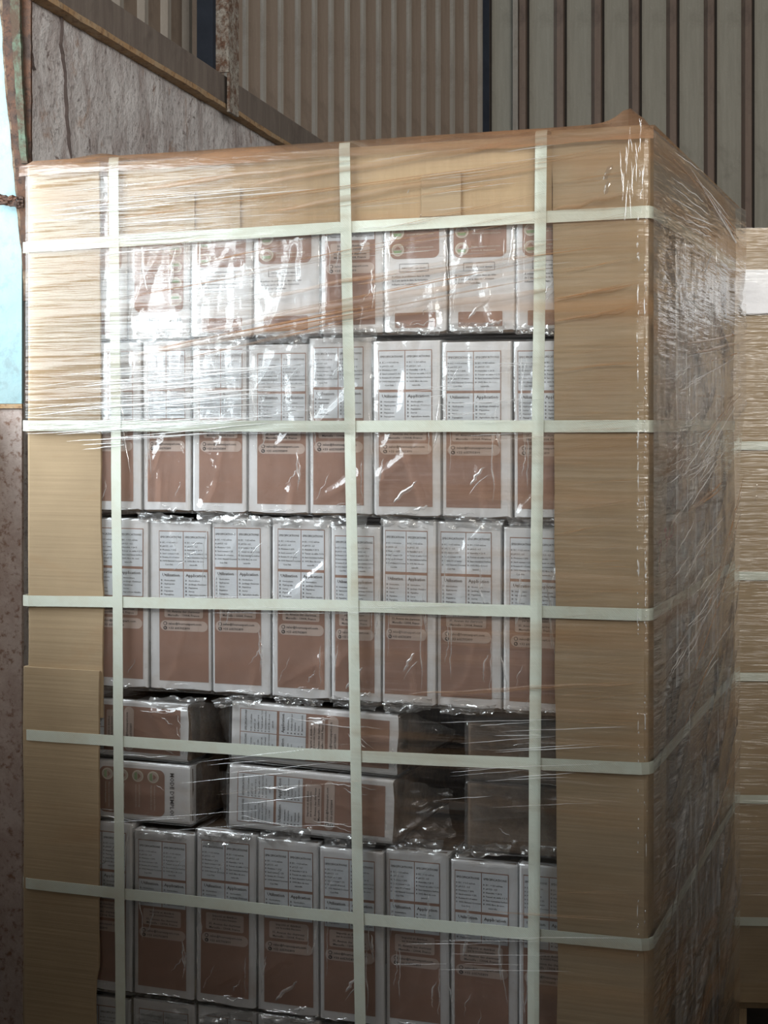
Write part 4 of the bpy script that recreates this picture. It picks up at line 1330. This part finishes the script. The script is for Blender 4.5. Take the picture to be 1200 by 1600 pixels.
for q, z in enumerate((1.405, 1.112, 0.885, 0.61, 0.335)):
    mb = MB(); mb.box(-0.003, 1.1, -0.0092, -0.008, z - 0.0095, z + 0.0095); mb.box(-0.003, -0.0018, -0.008, 0.6, z - 0.0095, z + 0.0095)
    nb('packing_strap', mb.mesh('packing_strap', M['strap']), nlab[q] + ' pale strap on the neighbouring load at the right edge', 'strap', 'straps of the neighbouring load')
# white bag hanging out under its top board
mb = MB(); rows_ = []
for j in range(13):
    r = []
    for i in range(13):
        x = lerp(0.035, 0.32, i / 12); z = lerp(1.705, 1.80, j / 12)
        x += (1 - j / 12) * -0.012 + 0.008 * N(j * 0.7, 1)
        r.append((x, -0.014 - 0.008 * abs(N(i * 0.6, j * 0.5, 3)) - 0.004 * (1 - j / 12), z + 0.010 * (i / 12 - 0.5) * (1 - j / 12)))
    rows_.append(r)
mb.grid(rows_)
M['whitebag'] = m_plain('white plastic sheet', (0.80, 0.81, 0.85), 0.4, 20, 0.06, 0.4)
nb('plastic_sheet', mb.mesh('plastic_sheet', M['whitebag'], True), 'white plastic sheet hanging on the neighbouring load at the right edge', 'plastic sheet')
mb = MB(); rows_ = []
for j in range(121):
    z = lerp(0.2, 1.895, j / 120)
    rows_.append([(lerp(-0.008, 1.1, i / 40), -0.016 - 0.004 * N(i * 0.8, z * 40, 2) - 0.004 * N(i * 0.3, z * 12, 6), z) for i in range(41)])
mb.grid(rows_)
nfilm = nb('stretch_film', mb.mesh('stretch_film', M['film_far'], True), 'wrinkled stretch film over the neighbouring load', 'film')
# its blocks: plain bagged rows behind the boards
for q in range(8):
    for r_, (z0, z1) in enumerate(((0.15, 0.45), (0.452, 0.752), (0.754, 1.054), (1.056, 1.356), (1.358, 1.658), (1.66, 1.885))):
        if q > 2: continue
        o = empty('bagged_block', (NX + math.cos(nrz) * (0.066 + q * 0.108) - math.sin(nrz) * 0.012, NY + math.sin(nrz) * (0.066 + q * 0.108) + math.cos(nrz) * 0.012, z0), nrz)
        tag(o, 'bagged block inside the neighbouring load', 'block', 'blocks of the neighbouring load')
        for me in (BODY, BAGS[(q + r_) % 8]):
            p = link(me.name.split('.')[0], me, o); p.scale = (1, 1, (z1 - z0) / BH)
pal2 = empty('wooden_pallet', (NX + 0.52, NY + 0.5, 0), nrz)
tag(pal2, 'wooden pallet under the neighbouring load', 'pallet')
for q in range(7):
    o = link('deck_board', dk, pal2); o.location.y = lerp(-DEP / 2 + 0.05, DEP / 2 - 0.05, q / 6)
for q in range(3):
    o = link('stringer', st, pal2); o.location.x = (q - 1) * (WID / 2 - 0.06)
